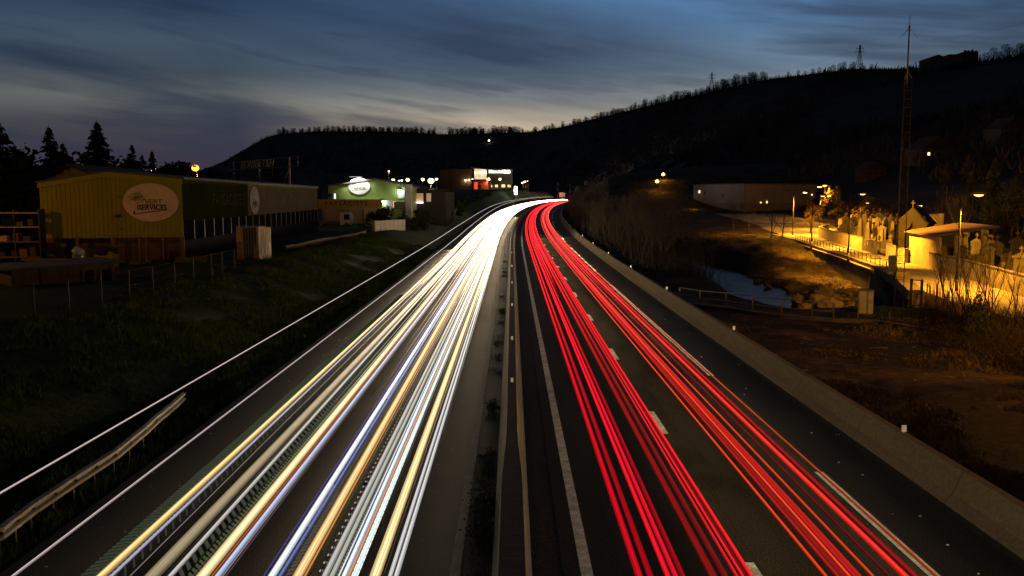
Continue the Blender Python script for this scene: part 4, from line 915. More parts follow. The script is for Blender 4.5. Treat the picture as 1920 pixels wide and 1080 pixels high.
p, h = by_px(266, 289, 151); put_tree(conifer('spruce', h, h * .30, 7, NEEDLE, .2, 16, .1), p, 'round topped dark conifer between two pointed little spruces')
p, h = by_px(507, 262, 330, 6); put_tree(conifer('spruce', h, h * .26, 8, NEEDLE, .2, 18, .1), p, 'tall dark conifer behind the rooftop letters', 1)
LEAFD = mat('dark_leaves', (.028, .036, .018), .9, .45, 2.0, spec=.2)
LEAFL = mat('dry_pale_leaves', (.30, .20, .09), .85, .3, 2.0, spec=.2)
def leafy(name, h, w, seed, m, n=900, size=.22, bark=None, flat=1.0, low=.25):
    rs = random.Random(seed); root = thing(name, 'x', 'tree'); t = MB(); t.path([(0, 0, -.4), (.05, .03, h * .3), (-.04, .05, h * .6), (0, 0, h * .9)], [h * .022, h * .018, h * .012, .02], 6)
    cl = []
    for k in range(16):
        a = rs.uniform(0, 6.28); u = rs.uniform(low, .95); r = w * .5 * math.sin(math.pi * min(.98, (u - low) / (1 - low) * .8 + .15)) * rs.uniform(.3, 1); c = Vector((r * math.cos(a), r * math.sin(a) * flat, h * u)); cl.append((c, rs.uniform(.14, .26) * w))
        t.path([(0, 0, h * u * .6), c * .5 + Vector((0, 0, h * u * .38)), c], [h * .009, h * .006, .012], 4)
    t.build('trunk', bark or BARK, root); c = MB()
    for i in range(n):
        q, r = cl[rs.randrange(len(cl))]; d = Vector((rs.gauss(0, 1), rs.gauss(0, 1), rs.gauss(0, .8))); d.normalize(); p = q + d * r * rs.uniform(.3, 1.05); s = size * rs.uniform(.5, 1.3)
        u = Vector((rs.uniform(-1, 1), rs.uniform(-1, 1), rs.uniform(-1, 1))).normalized(); v = u.orthogonal(); c.add([p - u * s, p + v * s * .5, p + u * s, p - v * s * .5], [(0, 1, 2, 3)])
    c.build('crown', m, root); return root
# dark belt of broadleaf trees behind the yard
for k, (px, pt, D, w, lab) in enumerate([(38, 292, 128, 15, 'round dark evergreen mass between the cedar and the storage rack'), (-60, 300, 110, 18, 'dark evergreen mass under the cedar'), (62, 300, 140, 12, 'low dark tree behind the slim ragged spruce'), (140, 300, 142, 13, 'low dark tree behind the ridge of the ochre house'), (220, 300, 160, 12, 'low dark tree beyond the broad spruce'), (310, 312, 170, 9, 'small dark tree beside the small orange lamp'), (338, 308, 180, 9, 'small round tree beside the bright orange star lamp'), (416, 318, 210, 12, 'low dark tree beyond the bright orange lamp')]):
    p, h = by_px(px, pt, D); put_tree(leafy('dark_tree', h, w, 100 + k, LEAFD, 1500, .5, low=.1), p, lab)
p, h = by_px(714, 388, 150, 2.0); put_tree(leafy('evergreen_shrub', h, 4.6, 60, LEAFD, 1500, .20, low=.12), p, 'dark bushy evergreen in front of the side door of the green shed')
p, h = by_px(757, 401, 152, 2.0); put_tree(leafy('evergreen_shrub', h, 2.6, 61, LEAFD, 500, .18, low=.1), p, 'small dark shrub at the foot of the white pier')
# dark brush along the left bank towards the bend
shr = leafy('bank_shrub', 2.6, 3.2, 71, LEAFD, 700, .2, low=.05); first = True; rs = random.Random(8)
for k, Y in enumerate([150, 160, 172, 186, 200, 214, 232, 250, 270, 292, 318, 345]):
    x = cx(Y) - 15.5 - rs.uniform(0, 5); loc = Vector((x, Y, ground(x, Y, False) - .1)); o = shr if first else dup(shr, loc); first = False; o.location = loc; o.rotation_euler = (0, 0, rs.uniform(0, 6)); s = rs.uniform(.7, 1.3); o.scale = (s, s, s * rs.uniform(.8, 1.2))
    tag(o, f'dark shrub on the grass bank below the boundary walls, {ORD[k]} along towards the bend', 'shrub', 'shrubs along the left bank')
# far tree belt on the left between the sheds and the hill
bt = [bare_tree('belt_tree', 11, 300 + k, 4, BARK, .55, 1, .2, True, 1.2) for k in range(3)]; used = set()
for k in range(34):
    px = rs.uniform(430, 860); D = rs.uniform(260, 420); t = atd(px, 369, D); z = yard(D) - .3; i = k % 3; o = bt[i] if i not in used else dup(bt[i], (0, 0, 0)); used.add(i); o.location = (t.x, D, z); s = rs.uniform(.5, .95); o.scale = (s, s, s); o.rotation_euler = (0, 0, rs.uniform(0, 6))
    tag(o, 'dark leafless tree in the belt between the sheds and the hill', 'tree', 'leafless trees behind the sheds')
# ---------------------------------------------------------------- thicket between the motorway and the stream
BARKT = mat('thicket_bark', (.040, .029, .020), .95, .35, 3.0)
th = [bare_tree('thicket_tree', 8.0, 400 + k, 5, BARKT, .42, 3, .075, True, .9) for k in range(4)]; used = set(); n = 0
for k in range(92):
    Y = 92 + (k / 92.0) ** 1.3 * 420; off = rs.uniform(13.5, 17) if k % 3 else rs.uniform(17, 26); x = cx(Y) + off
    if Y < 170 and x > stream_x(Y) - 3.2: x = stream_x(Y) - 3.4 - rs.uniform(0, 3)
    i = k % 4; o = th[i] if i not in used else dup(th[i], (0, 0, 0)); used.add(i); o.location = (x, Y, ground(x, Y, False) - .2); s = rs.uniform(.55, 1.05) * (1.0 if Y < 250 else .8); o.scale = (s, s, s * rs.uniform(.85, 1.1)); o.rotation_euler = (0, 0, rs.uniform(0, 6))
    tag(o, 'dull brown leafless tree in the dense thicket between the roadside barrier and the stream', 'tree', 'leafless trees of the streamside thicket')
def brush():
    m = MB(); rs = random.Random(31)
    for k in range(5200):
        Y = 84 + rs.random() ** 1.6 * 470; x = cx(Y) + rs.uniform(12.2, 24)
        if Y < 175 and x > stream_x(Y) - 2.6: continue
        z = ground(x, Y, False); h = rs.uniform(.6, 2.6) * (1.3 if Y > 250 else 1); l = Vector((rs.uniform(-.35, .35), rs.uniform(-.35, .35), 1)) * h; p = Vector((x, Y, z)); w = .012 + Y * .00012
        m.path([p, p + l * .5 + Vector((rs.uniform(-.1, .1), 0, 0)), p + l], [w, w * .7, w * .3], 3)
    tag(m.build('undergrowth', BARKT), 'tangled brown undergrowth filling the thicket beside the motorway', kind='stuff')
brush()
# ---------------------------------------------------------------- bare trees along the lit road
for k, (px, py, pt, D, lab) in enumerate([(1443, 468, 352, 150, 'slender leafless birch on the stream bank in front of the warehouse'), (1466, 465, 350, 155, 'leafless tree with fine twigs just before the double headed street lamp'), (1402, 452, 372, 175, 'small leafless tree in front of the corner of the long warehouse'), (1375, 440, 378, 190, 'faint leafless tree before the shaded side of the long warehouse')]):
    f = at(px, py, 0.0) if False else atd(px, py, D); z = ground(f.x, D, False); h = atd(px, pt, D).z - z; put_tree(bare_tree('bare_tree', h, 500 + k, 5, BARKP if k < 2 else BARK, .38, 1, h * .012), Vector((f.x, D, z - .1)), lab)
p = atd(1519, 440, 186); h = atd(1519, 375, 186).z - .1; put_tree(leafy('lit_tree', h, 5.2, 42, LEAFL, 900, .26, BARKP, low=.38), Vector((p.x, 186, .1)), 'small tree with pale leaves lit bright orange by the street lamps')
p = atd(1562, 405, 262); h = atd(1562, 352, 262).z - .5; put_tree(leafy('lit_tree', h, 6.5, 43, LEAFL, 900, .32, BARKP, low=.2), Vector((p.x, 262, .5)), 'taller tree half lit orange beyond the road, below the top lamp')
for k, (px, pt, D, w) in enumerate([(1600, 378, 215, 7), (1625, 372, 205, 8), (1648, 376, 200, 7), (1580, 385, 235, 6)]):
    p, h = by_px(px, pt, D, .3); put_tree(leafy('hedge_tree', h, w, 150 + k, LEAFL if k in (1,) else mat('olive_leaves%d' % k, (.11, .085, .035), .9, .35, 2, spec=.2), 1100, .3, low=.1), p, f'dim bushy tree behind the cemetery wall, {ORD[k]} in the clump')
for k, (px, pt, D, w, ht) in enumerate([(1868, 292, 150, 3.2, 0), (1825, 330, 160, 3.0, 0), (1905, 330, 140, 3, 0)]):
    p, h = by_px(px, pt, D, .3); put_tree(conifer('cypress', h, w * .62, 160 + k, NEEDLE, -.6, 26), p, ('tall dark cypress behind the cemetery street lamp', 'shorter dark cypress left of the tall one behind the graves', 'dark cypress at the far end of the graves')[k])
rs = random.Random(77)
for k in range(7):
    px = 1775 + 24 * k + rs.uniform(-8, 8); D = rs.uniform(105, 130); pt = rs.uniform(345, 392); f = atd(px, 400, D); h = atd(px, pt, D).z; put_tree(bare_tree('cemetery_tree', h, 520 + k, 5, TWIG, .42, 1, h * .013), Vector((f.x, D, 0)), f'dim leafless tree among the graves, {ORD[k]} away from the shelter')
# ---------------------------------------------------------------- saplings, stakes and scrub on the near right
SAP = mat('sapling_bark', (.05, .034, .018), .9, .3, 5)
rs = random.Random(21); ks = 0
sap_px = [(1752, 566, 478), (1768, 572, 440), (1790, 588, 415), (1797, 596, 452), (1815, 606, 470), (1826, 600, 430), (1842, 616, 408), (1858, 622, 440), (1872, 630, 462), (1886, 622, 425), (1905, 636, 455), (1916, 640, 478)]
for k, (px, py, pt) in enumerate(sap_px):
    f = at(px, py, 0.0); h = atd(px, pt, f.y).z; sp = bare_tree('sapling', h, 600 + k, 3, SAP, .30, rs.choice((1, 2, 2)), .034, True, .6)
    put_tree(sp, f, f'thin leafless sapling before the lit road, {ORD[k]} from the stake fence outward'); sp['group'] = 'leafless saplings in the scrub'; sp['category'] = 'sapling'
def scrub():
    m = MB(); rs = random.Random(12)
    for k in range(4200):
        px = rs.uniform(1725, 2010); t = (px - 1725) / 285.0; py = rs.uniform(566 + 40 * t, 640 + 90 * t) ; p = at(px, py, 0.02); h = rs.uniform(.35, 1.45) * rs.uniform(.35, 1) * (1 if px > 1765 else .5)
        d = Vector((rs.uniform(-.7, .7), rs.uniform(-.5, .5), 1)).normalized() * h; e = p + d; b = e + Vector((rs.uniform(-.4, .4), rs.uniform(-.3, .3), -h * rs.uniform(.0, .35)))
        w = rs.uniform(.005, .011); m.path([p, p + d * .55, e, b], [w * 1.3, w, w * .8, w * .3], 3)
    tag(m.build('scrub', SAP), 'tangle of dry brambles and dead stalks at the foot of the saplings', kind='stuff')
    g = MB()
    for k in range(2600):
        px = rs.uniform(1800, 1865); p = at(px, rs.uniform(606, 648), 0.0); r = rs.uniform(0, 1); p = p + Vector((0, 0, rs.uniform(0, 2.1) * (1 - abs(px - 1835) / 40)))
        u = Vector((rs.uniform(-1, 1), rs.uniform(-1, 1), rs.uniform(-1, 1))).normalized(); v = u.orthogonal(); s = rs.uniform(.04, .10); g.add([p - u * s, p + v * s * .6, p + u * s, p - v * s * .6], [(0, 1, 2, 3)])
    tag(g.build('ivy_mound', LEAFD), 'dark mound of ivy over a stump in the middle of the scrub', 'ivy')
scrub()
sf = thing('stake_fence', 'fence of split wooden stakes beside the bare metal gate frame', 'fence'); a, b = at(1736, 573, 0), at(1852, 622, 0); n = 46
for k in range(n):
    p = a.lerp(b, k / (n - 1)); m = MB(); h = random.uniform(1.45, 1.75); m.bar(p - Vector((0, 0, .2)), p + Vector((random.uniform(-.05, .05), random.uniform(-.05, .05), h)), .035 if k % 9 else .06, .02 if k % 9 else .055, 5); m.build('stake', WOOD, sf)
m = MB()
for z in (.4, 1.2): m.path([a.lerp(b, t) + Vector((0, 0, z)) for t in (0, .5, 1)], [.012] * 3, 4)
m.build('wire', STEEL, sf)
# ---------------------------------------------------------------- grass and weeds
def blades(name, label, n, sampler, h0, h1, m, w=.02, seed=1, lean=.5):
    rs = random.Random(seed); mb = MB(); cnt = 0
    while cnt < n:
        q = sampler(rs); cnt += 1
        if q is None: continue
        x, y, k = q; z = ground(x, y) - .02
        for j in range(3):
            h = rs.uniform(h0, h1) * k; a = rs.uniform(0, 6.28); l = rs.uniform(.1, lean) * h; px, py = x + rs.uniform(-.12, .12), y + rs.uniform(-.12, .12); c, s = math.cos(a), math.sin(a); ww = w * (1 + y / 40)
            mb.add([(px - s * ww, py + c * ww, z), (px + s * ww, py - c * ww, z), (px + c * l * .5 + s * ww * .6, py + s * l * .5 - c * ww * .6, z + h * .65), (px + c * l, py + s * l, z + h)], [(0, 1, 2), (0, 2, 3)])
    return tag(mb.build(name, m), label, kind='stuff')
GRASS = mat('bank_grass', (.055, .12, .012), .9, .5, 1.2, spec=.1, col2=(.13, .20, .028)); DRYG = mat('dry_grass', (.21, .15, .06), .95, .45, 1.0, spec=.1)
def s_left(rs):
    y = 13 + rs.random() ** 1.8 * 110; off = -10.5 - rs.random() ** 1.5 * 11
    k = .45 + 1.3 * max(0, mnoise.noise((off * .5, y * .35, 4.4)) + .25) + (.3 if off > -13 else 0); return (off, y, k) if k > .5 else None
blades('bank_grass', 'long rough grass on the bank beside the oncoming carriageway', 30000, s_left, .12, .34, GRASS, .010, 3)
def s_right(rs):
    px = rs.uniform(1330, 2050); py = rs.uniform(598, 1000); p = at(px, py, 0)
    if p.x < 11.9: return None
    k = mnoise.noise((p.x * .22, p.y * .18, 9.4)) + .35 * mnoise.noise((p.x * .9, p.y * .9, 1.4)) + (.35 if px > 1700 else 0) - (.1 if px < 1500 else 0)
    return (p.x, p.y, .45 + 1.3 * k) if k > .10 else None
blades('field_grass', 'patchy dry grass over the bare earth beyond the roadside barrier', 30000, s_right, .08, .30, DRYG, .008, 4, .9)
def s_plot(rs):
    px = rs.uniform(1590, 1745); p = at(px, rs.uniform(566, 598), 0); return (p.x, p.y, .7)
blades('plot_grass', 'short green grass round the foot of the mast and the cabinet', 2600, s_plot, .05, .16, GRASS, .008, 6)
def s_med(rs):
    y = 12 + rs.random() ** 1.7 * 90; off = rs.uniform(-.92, -.46); k = .3 + 1.5 * max(0, mnoise.noise((y * .35, 3.3, 1)) + .15); return (off, y, k) if k > .4 else None
blades('median_weeds', 'low weeds growing along the foot of the median barrier', 3600, s_med, .05, .22, GRASS, .008, 9, .9)
for k, (Y, s, lab) in enumerate([(21.0, .62, 'bushy green weed growing against the median barrier close to the viewer'), (19.2, .5, 'low bushy weed against the median barrier just before the larger bushy one'), (15.9, .42, 'small weed against the median barrier nearest the bottom of the picture'), (31, .4, 'small weed at the median barrier some way up the road')]):
    o = MB(); st = MB(); rs2 = random.Random(900 + k); root = thing('roadside_weed', lab, 'weed')
    for i in range(420):
        d = Vector((rs2.gauss(0, .30), rs2.gauss(0, .75), abs(rs2.gauss(0, .35)))) * s; p = Vector((-.66, Y, .0)) + d; p.x = min(p.x, -.42); u = Vector((rs2.uniform(-1, 1), rs2.uniform(-1, 1), rs2.uniform(-.4, 1))).normalized(); v = u.orthogonal(); q = rs2.uniform(.02, .05); o.add([p - u * q, p + v * q * .5, p + u * q, p - v * q * .5], [(0, 1, 2, 3)])
    for i in range(14): st.path([(-.66, Y, -.02), (-.66 + rs2.gauss(0, .15) * s, Y + rs2.gauss(0, .4) * s, .4 * s)], [.008, .003], 3)
    o.build('leaves', mat('weed_leaves%d' % k, (.07, .085, .025), .9, .4, 4), root); st.build('stems', WOOD, root)
# ---------------------------------------------------------------- lit side road, retaining wall, cemetery
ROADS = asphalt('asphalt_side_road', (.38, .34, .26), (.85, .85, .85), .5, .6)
RENDER = mat('rendered_wall', (.37, .31, .21), .92, .22, .6, .35, fine=(7, .15)); TOMB = mat('tomb_stone', (.19, .17, .14), .88, .3, .9, .3); TOMBD = mat('dark_granite', (.11, .10, .095), .6, .3, 1.2); WALLD = mat('retaining_concrete', (.085, .08, .075), .95, .4, .5, .5, stretch=(1, 1, .35), fine=(6, .25))
L_EDGE = [(30.0, 30), (30.5, 52), (31.2, 62), (32.5, 70), (35.6, 79), (40.0, 95), (43.2, 112), (46.8, 134), (50.2, 155), (53, 175), (57, 200), (62, 225), (66, 260), (68, 300)]
R_EDGE = [(36.0, 30), (38.0, 52), (38.4, 62), (39.2, 70), (41.6, 79), (45.0, 95), (46.6, 112), (51.2, 134), (55.6, 155), (60.5, 172), (72, 196), (80, 222), (86, 260), (90, 300)]
def along(pl, Y):
    for (xa, ya), (xb, yb) in zip(pl, pl[1:]):
        if Y <= yb: return lerp(xa, xb, (Y - ya) / (yb - ya))
    return pl[-1][0]
ROADS.node_tree.nodes['Principled BSDF'].inputs['Specular IOR Level'].default_value = .08
def side_road():
    ys = list(range(30, 301, 3)); z = lambda Y: max(0.07, plain(Y) + .09); m = MB(); vs = []
    for Y in ys: vs += [(along(L_EDGE, Y), Y, z(Y)), (along(R_EDGE, Y) + .15, Y, z(Y))]
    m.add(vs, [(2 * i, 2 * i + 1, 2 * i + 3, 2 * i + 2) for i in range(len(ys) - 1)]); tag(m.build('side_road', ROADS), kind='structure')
    m = MB(); vs = []; y2 = list(range(70, 176, 3))
    rings = [[Vector((wall_x(Y) + .3, Y, -.6)), Vector((wall_x(Y) + .3, Y, .16)), Vector((along(L_EDGE, Y), Y, .16)), Vector((along(L_EDGE, Y), Y, -.6))] for Y in y2]; m.sweep(rings); tag(m.build('side_pavement', CONCD), kind='structure')
    # a traffic island with pale kerbs where the road bends away
    m = MB(); c = atd(1515, 427, 215); m.prism([(5.5 * math.cos(t), 3.0 * math.sin(t)) for t in np.linspace(0, 6.28, 25)[:-1]], (c.x, 215, z(215)), (1, 0, 0), (0, 1, 0), (0, 0, .16)); tag(m.build('kerb_island', CONC), kind='structure')
    b = atd(1511, 425, 213); m = MB(); m.bar((b.x, 213, z(213) + .16), (b.x, 213, z(213) + 1.3), .22, .18, 10); tag(m.build('bollard', TOMB), 'pale round bollard on the traffic island', 'bollard')
    for k, (px, py, w) in enumerate(((1512, 429.5, 26), (1478, 433, 30))):
        p = at(px, py, z(200) + .01); m = MB(); s = p.y / F; m.prism([(-w * s / 2, -.25), (w * s / 2, -.25), (w * s / 2, .25), (-w * s / 2, .25)], p + Vector((0, 0, .02)), (1, .2, 0), (-.2, 1, 0), (0, 0, .006)); tag(m.build('road_stripe', PAINT), kind='structure')
side_road()
def retaining_wall():
    root = thing('retaining_wall', 'dark concrete retaining wall holding up the lit road above the stream', 'wall'); pts = [Vector((x, y, 0)) for x, y in WALL_TOP[2:-1]]
    p79 = Vector((34.6, 79, 0)); m = MB(); n = Vector((-.95, .3, 0))
    tops = [(Vector((wall_x(Y), Y, 0)), -.35) for Y in range(95, 158, 3)]
    rings = [[p + n * .55 + Vector((0, 0, -4.4)), p + n * .08 + Vector((0, 0, t)), p + Vector((.45, 0, t)), p + Vector((.45, 0, -4.4))] for p, t in tops]; m.sweep(rings); m.build('wall_face', WALLD, root)
    m = MB(); rr = [(Vector((wall_x(Y), Y, 0)), lerp(-2.6, -.35, smooth((Y - 77.5) / 17))) for Y in np.linspace(78, 95, 9)]; rings = [[p + n * .55 + Vector((0, 0, -4.4)), p + n * .10 + Vector((0, 0, t)), p + Vector((.5, 0, t)), p + Vector((.5, 0, -4.4))] for p, t in rr]; m.sweep(rings); m.build('wing_wall', WALLD, root)
    m = MB(); rings = [[p + n * .16 + Vector((0, 0, t)), p + n * .16 + Vector((0, 0, t + .13)), p + Vector((.6, 0, t + .13)), p + Vector((.6, 0, t))] for p, t in rr[::-1][::-1] + tops[1:]]; m.sweep(rings); m.build('coping', CONC, root)
retaining_wall()
def railing():
    root = thing('road_railing', 'low metal railing along the stream side of the lit road', 'railing'); ys = np.arange(83, 158, 2.35); pts = [Vector((along(L_EDGE, Y) - .7, Y, .16)) for Y in ys]
    for p in pts: m = MB(); m.box(p, (.07, .07, .88)); m.build('post', DARKST, root)
    for z in (.84, .45): m = MB(); m.path([p + Vector((0, 0, z)) for p in pts], [.035] * len(pts), 5); m.build('rail', STEEL, root)
    c = pts[0]; m = MB(); m.box((c.x - .2, c.y - 1.4, .0), (1.1, 2.6, .75), -.3); tag(m.build('end_block', CONCD), 'low concrete block closing the end of the road railing', 'concrete block')
railing()
def wall_run(pts, h, label, name='cemetery_wall', t=.3, step=0):
    m = MB(); pts = [Vector(p) for p in pts]; rings = []
    for i, p in enumerate(pts):
        d = (pts[min(i + 1, len(pts) - 1)] - pts[max(i - 1, 0)]); d.z = 0; d.normalize(); n = Vector((d.y, -d.x, 0)); hh = h[i] if isinstance(h, (list, tuple)) else h; rings.append([p - Vector((0, 0, .4)), p + Vector((0, 0, hh)), p + n * t + Vector((0, 0, hh)), p + n * t - Vector((0, 0, .4))])
    root = thing(name, label, 'wall'); m.sweep(rings); m.build('wall_body', RENDER, root)
    c = MB(); c.sweep([[r[1] - (r[2] - r[1]) * .18, r[1] - (r[2] - r[1]) * .18 + Vector((0, 0, .09)), r[2] + (r[2] - r[1]) * .18 + Vector((0, 0, .09)), r[2] + (r[2] - r[1]) * .18] for r in rings]); c.build('coping', CONC, root); return root
wa = [at(1537, 443.5, .05), at(1545, 447, .05), at(1560, 452.5, .05), at(1582, 459.5, .05), at(1604, 466, .05), at(1620, 470.5, .05)]
wall_run([at(1540, 437, .05) + Vector((3, 4, 0))] + wa, [1.7, 1.75, 1.75, 1.78, 1.8, 1.8, 1.78], 'curved lit cemetery wall between the bend and the barred gate')
wb = [at(1665, 484, .05), at(1683, 489, .05), at(1702, 493.6, .05)]
wall_run(wb, [1.75, 1.55, 1.55], 'short lit cemetery wall between the barred gate and the shelter')
wc = [at(1746, 503.5, .05), at(1790, 515, .05), at(1830, 527, .05), at(1875, 541, .05), at(1920, 556, .05), at(2010, 588, .05)]
wall_run(wc, [1.62, 1.62, 1.6, 1.6, 1.6, 1.6], 'brightly lit cemetery wall running from the shelter past the saplings')
bw = [atd(1530, 412, 190), atd(1600, 404, 175), atd(1690, 398, 150), atd(1760, 396, 140)]
wall_run([Vector((atd(1590, 0, 196).x, 196, .5)), Vector((atd(1618, 0, 178).x, 178, .5)), Vector((atd(1690, 0, 158).x, 158, 1.2)), Vector((atd(1790, 0, 142).x, 142, 2.2))], [2.2, 2.4, 2.6, 2.6], 'long lit rear wall of the cemetery climbing behind the graves', 'rear_cemetery_wall')
def barred_gate():
    a, b = at(1622, 471, .05), at(1664, 484, .05) + Vector((.4, 2.5, 0)); b = Vector((atd(1665, 0, 114).x, 114, .05)); root = thing('barred_gate', 'wide grey barred gate in the cemetery wall with a round no parking sign', 'gate'); u = b - a; L = u.length; u.normalize(); m = MB()
    for i in range(int(L / .17)): m.bar(a + u * (i * .17) + Vector((0, 0, .08)), a + u * (i * .17) + Vector((0, 0, 1.7)), .022, None, 4)
    for z in (.1, 1.7): m.bar(a + Vector((0, 0, z)), b + Vector((0, 0, z)), .05, None, 5)
    m.build('bars', STEEL, root); n = Vector((u.y, -u.x, 0));
    m = MB(); m.prism([(-.15, 0), (.32, 0), (.32, 1.78), (-.15, 1.78)], a - u * .2, u, (0, 0, 1), -n * .3); m.build('gate_post', CONCD, root)
    sg = thing('no_parking_sign', 'round blue and red no parking sign on the barred gate', 'sign'); c = a + u * (L * .62) + n * .08 + Vector((0, 0, 1.3)); circ = lambda r, k=28: [(r * math.cos(t), r * math.sin(t)) for t in np.linspace(0, 6.283, k + 1)[:-1]]
    q = MB(); q.prism(circ(.36), c, u, (0, 0, 1), n * .02); q.build('rim', mat('sign_red', (.45, .02, .02), .5, .05, 1), sg); q = MB(); q.prism(circ(.27), c + n * .022, u, (0, 0, 1), n * .006); q.build('disc', mat('sign_blue', (.02, .05, .28), .5, .05, 1), sg); q = MB(); q.prism([(-.22, .16), (-.16, .22), (.22, -.16), (.16, -.22)], c + n * .03, u, (0, 0, 1), n * .004); q.build('slash', MATS['sign_red'], sg)
    pl = MB(); pl.prism([(-.35, -.28), (.35, -.28), (.35, .28), (-.35, .28)], a + u * (L * .24) + n * .06 + Vector((0, 0, 1.25)), u, (0, 0, 1), n * .02); tag(pl.build('notice_board', TOMB), 'pale notice board hanging on the barred gate', 'notice')
barred_gate()
def shelter():
    root = thing('cemetery_shelter', 'small lit rendered shelter with a wide sloping roof inside the cemetery wall', 'shelter'); a = at(1703, 493, .05); b = at(1757, 506, .05); u = Vector((b.x - a.x, b.y - a.y, 0)); L = u.length; u.normalize(); n = Vector((u.y, -u.x, 0)); o = a - n * .02; o.z = 0; H = 3.5
    m = MB(); m.prism([(0, 0), (L, 0), (L, H - .1), (0, H)], o, u, (0, 0, 1), -n * .3); m.build('front_wall', RENDER, root); v = -n
    m = MB(); m.prism([(.3, 0), (5.0, 0), (5.0, H + .7), (.3, H)], o, v, (0, 0, 1), u * .3); m.build('side_wall', RENDER, root)
    for d in (1.8, 4.4): m = MB(); p = o + u * (L - .2) + v * d; m.box((p.x, p.y, 0), (.35, .35, H + .1)); m.build('pillar', RENDER, root)
    m = MB(); e = .5; vs = [o - u * e + n * e, o + u * (L + e) + n * e, o + u * (L + e) + v * 5.6, o - u * e + v * 5.6]; zs = [H + .02, H - .06, H + .95, H + 1.02]; m.add([Vector((p.x, p.y, z)) for p, z in zip(vs, zs)] + [Vector((p.x, p.y, z + .14)) for p, z in zip(vs, zs)], [(3, 2, 1, 0), (4, 5, 6, 7), (0, 1, 5, 4), (1, 2, 6, 5), (2, 3, 7, 6), (3, 0, 4, 7)]); m.build('roof', mat('roof_brown', (.17, .10, .06), .85, .2, 1), root)
shelter()
# graves
def prisma(mb, prof, d, y=0): mb.prism(prof, (0, y - d / 2, 0), (1, 0, 0), (0, 0, 1), (0, d, 0))
def g_slab(h=1.2, w=.8): m = MB(); prisma(m, [(-w / 2, -.2), (w / 2, -.2), (w / 2, h * .8)] + [(w / 2 * math.cos(t), h * .8 + h * .2 * math.sin(t)) for t in np.linspace(.2, 2.94, 7)] + [(-w / 2, h * .8)], .16); m.box((0, -.9, -.1), (w * 1.1, 1.8, .35)); return m
def g_cross(h=1.8): m = MB(); m.box((0, 0, -.1), (.7, .5, .6)); m.box((0, 0, .5), (.42, .34, .45)); m.box((0, 0, .95), (.2, .18, h - .95)); m.box((0, 0, h - .55), (.72, .17, .2)); return m
def g_stele(h=2.2, w=.9): m = MB(); m.box((0, 0, -.1), (w * 1.25, .6, .5)); m.box((0, 0, .4), (w, .42, h - .9)); prisma(m, [(-w * .62, h - .5), (w * .62, h - .5), (w * .62, h - .36), (0, h - .02), (-w * .62, h - .36)], .55); m.box((0, 0, h - .04), (.09, .09, .5)); m.box((0, 0, h + .22), (.32, .08, .09)); return m
def g_obelisk(h=2.8): m = MB(); m.box((0, 0, -.1), (.95, .95, .6)); m.box((0, 0, .5), (.6, .6, h - .9), 0, .6); m.box((0, 0, h - .4), (.37, .37, .35), 0, .05); return m
def g_urn(h=1.6): m = MB(); m.box((0, 0, -.1), (.6, .6, h * .62)); m.box((0, 0, h * .52), (.75, .75, .1)); m.ball((0, 0, h * .8), (.2, .2, .28), 9, 6); m.bar((0, 0, h * .52), (0, 0, h * .66), .12, .07, 8); return m
G = {}
for nm, fn, mt in (('headstone', g_slab, TOMB), ('grave_cross', g_cross, TOMB), ('grave_stele', g_stele, TOMB), ('grave_obelisk', g_obelisk, TOMB), ('grave_urn', g_urn, TOMB), ('dark_headstone', g_slab, TOMBD), ('dark_stele', g_stele, TOMBD)):
    G[nm] = [fn(), mt, None]
def grave(kind, loc, rz, sc, label, group=None):
    e = G[kind]
    if e[2] is None: o = e[0].build(kind, e[1]); e[2] = o
    else: o = e[2].copy(); COL.objects.link(o)
    o.location = loc; o.rotation_euler = (0, 0, rz); o.scale = (sc, sc, sc * random.uniform(.9, 1.15)); return tag(o, label, 'grave', group)
rs = random.Random(17); LAB = {'headstone': 'pale round topped headstone', 'grave_cross': 'stone cross on a stepped base', 'grave_stele': 'tall pale grave stele with a pediment', 'grave_obelisk': 'pale stone obelisk', 'grave_urn': 'stone pedestal with an urn', 'dark_headstone': 'dark granite headstone', 'dark_stele': 'dark granite stele'}
for row in range(7):
    for k in range(11):
        px = 1553 + (k + rs.uniform(-.25, .25)) * 12.5 + row * 4; D = 162 - k * 3.6 + row * 5.5 - 6; f = atd(px, 0, D); kind = rs.choice(['headstone', 'grave_stele', 'grave_stele', 'grave_cross', 'grave_obelisk', 'dark_headstone', 'dark_stele', 'grave_urn', 'grave_obelisk'])
        if row == 0: kind = rs.choice(['headstone', 'grave_urn', 'headstone'])
        wx = along(R_EDGE, D)
        if f.x < wx + 1.4: continue
        grave(kind, (f.x, D, .15 + row * .16), rs.uniform(-.9, -.5), rs.uniform(.85, 1.25) * (1.2 if kind.startswith('grave_st') or 'obel' in kind else 1), LAB[kind] + f' behind the curved wall, row {("one two three four five six seven").split()[row]} from the road', 'graves behind the curved wall')
near = [(1803, 500, 'grave_stele', 1.0), (1822, 506, 'headstone', 1.1), (1840, 508, 'headstone', 1.25), (1852, 512, 'grave_stele', 1.25), (1893, 512, 'grave_cross', 1.2), (1868, 505, 'dark_stele', 1.2), (1880, 528, 'grave_urn', 1.1), (1912, 530, 'grave_stele', 1.3), (1790, 492, 'dark_headstone', 1.2), (1770, 486, 'headstone', 1.0), (1830, 492, 'grave_stele', 1.1), (1905, 500, 'dark_stele', 1.4), (1925, 508, 'grave_obelisk', 1.3)]
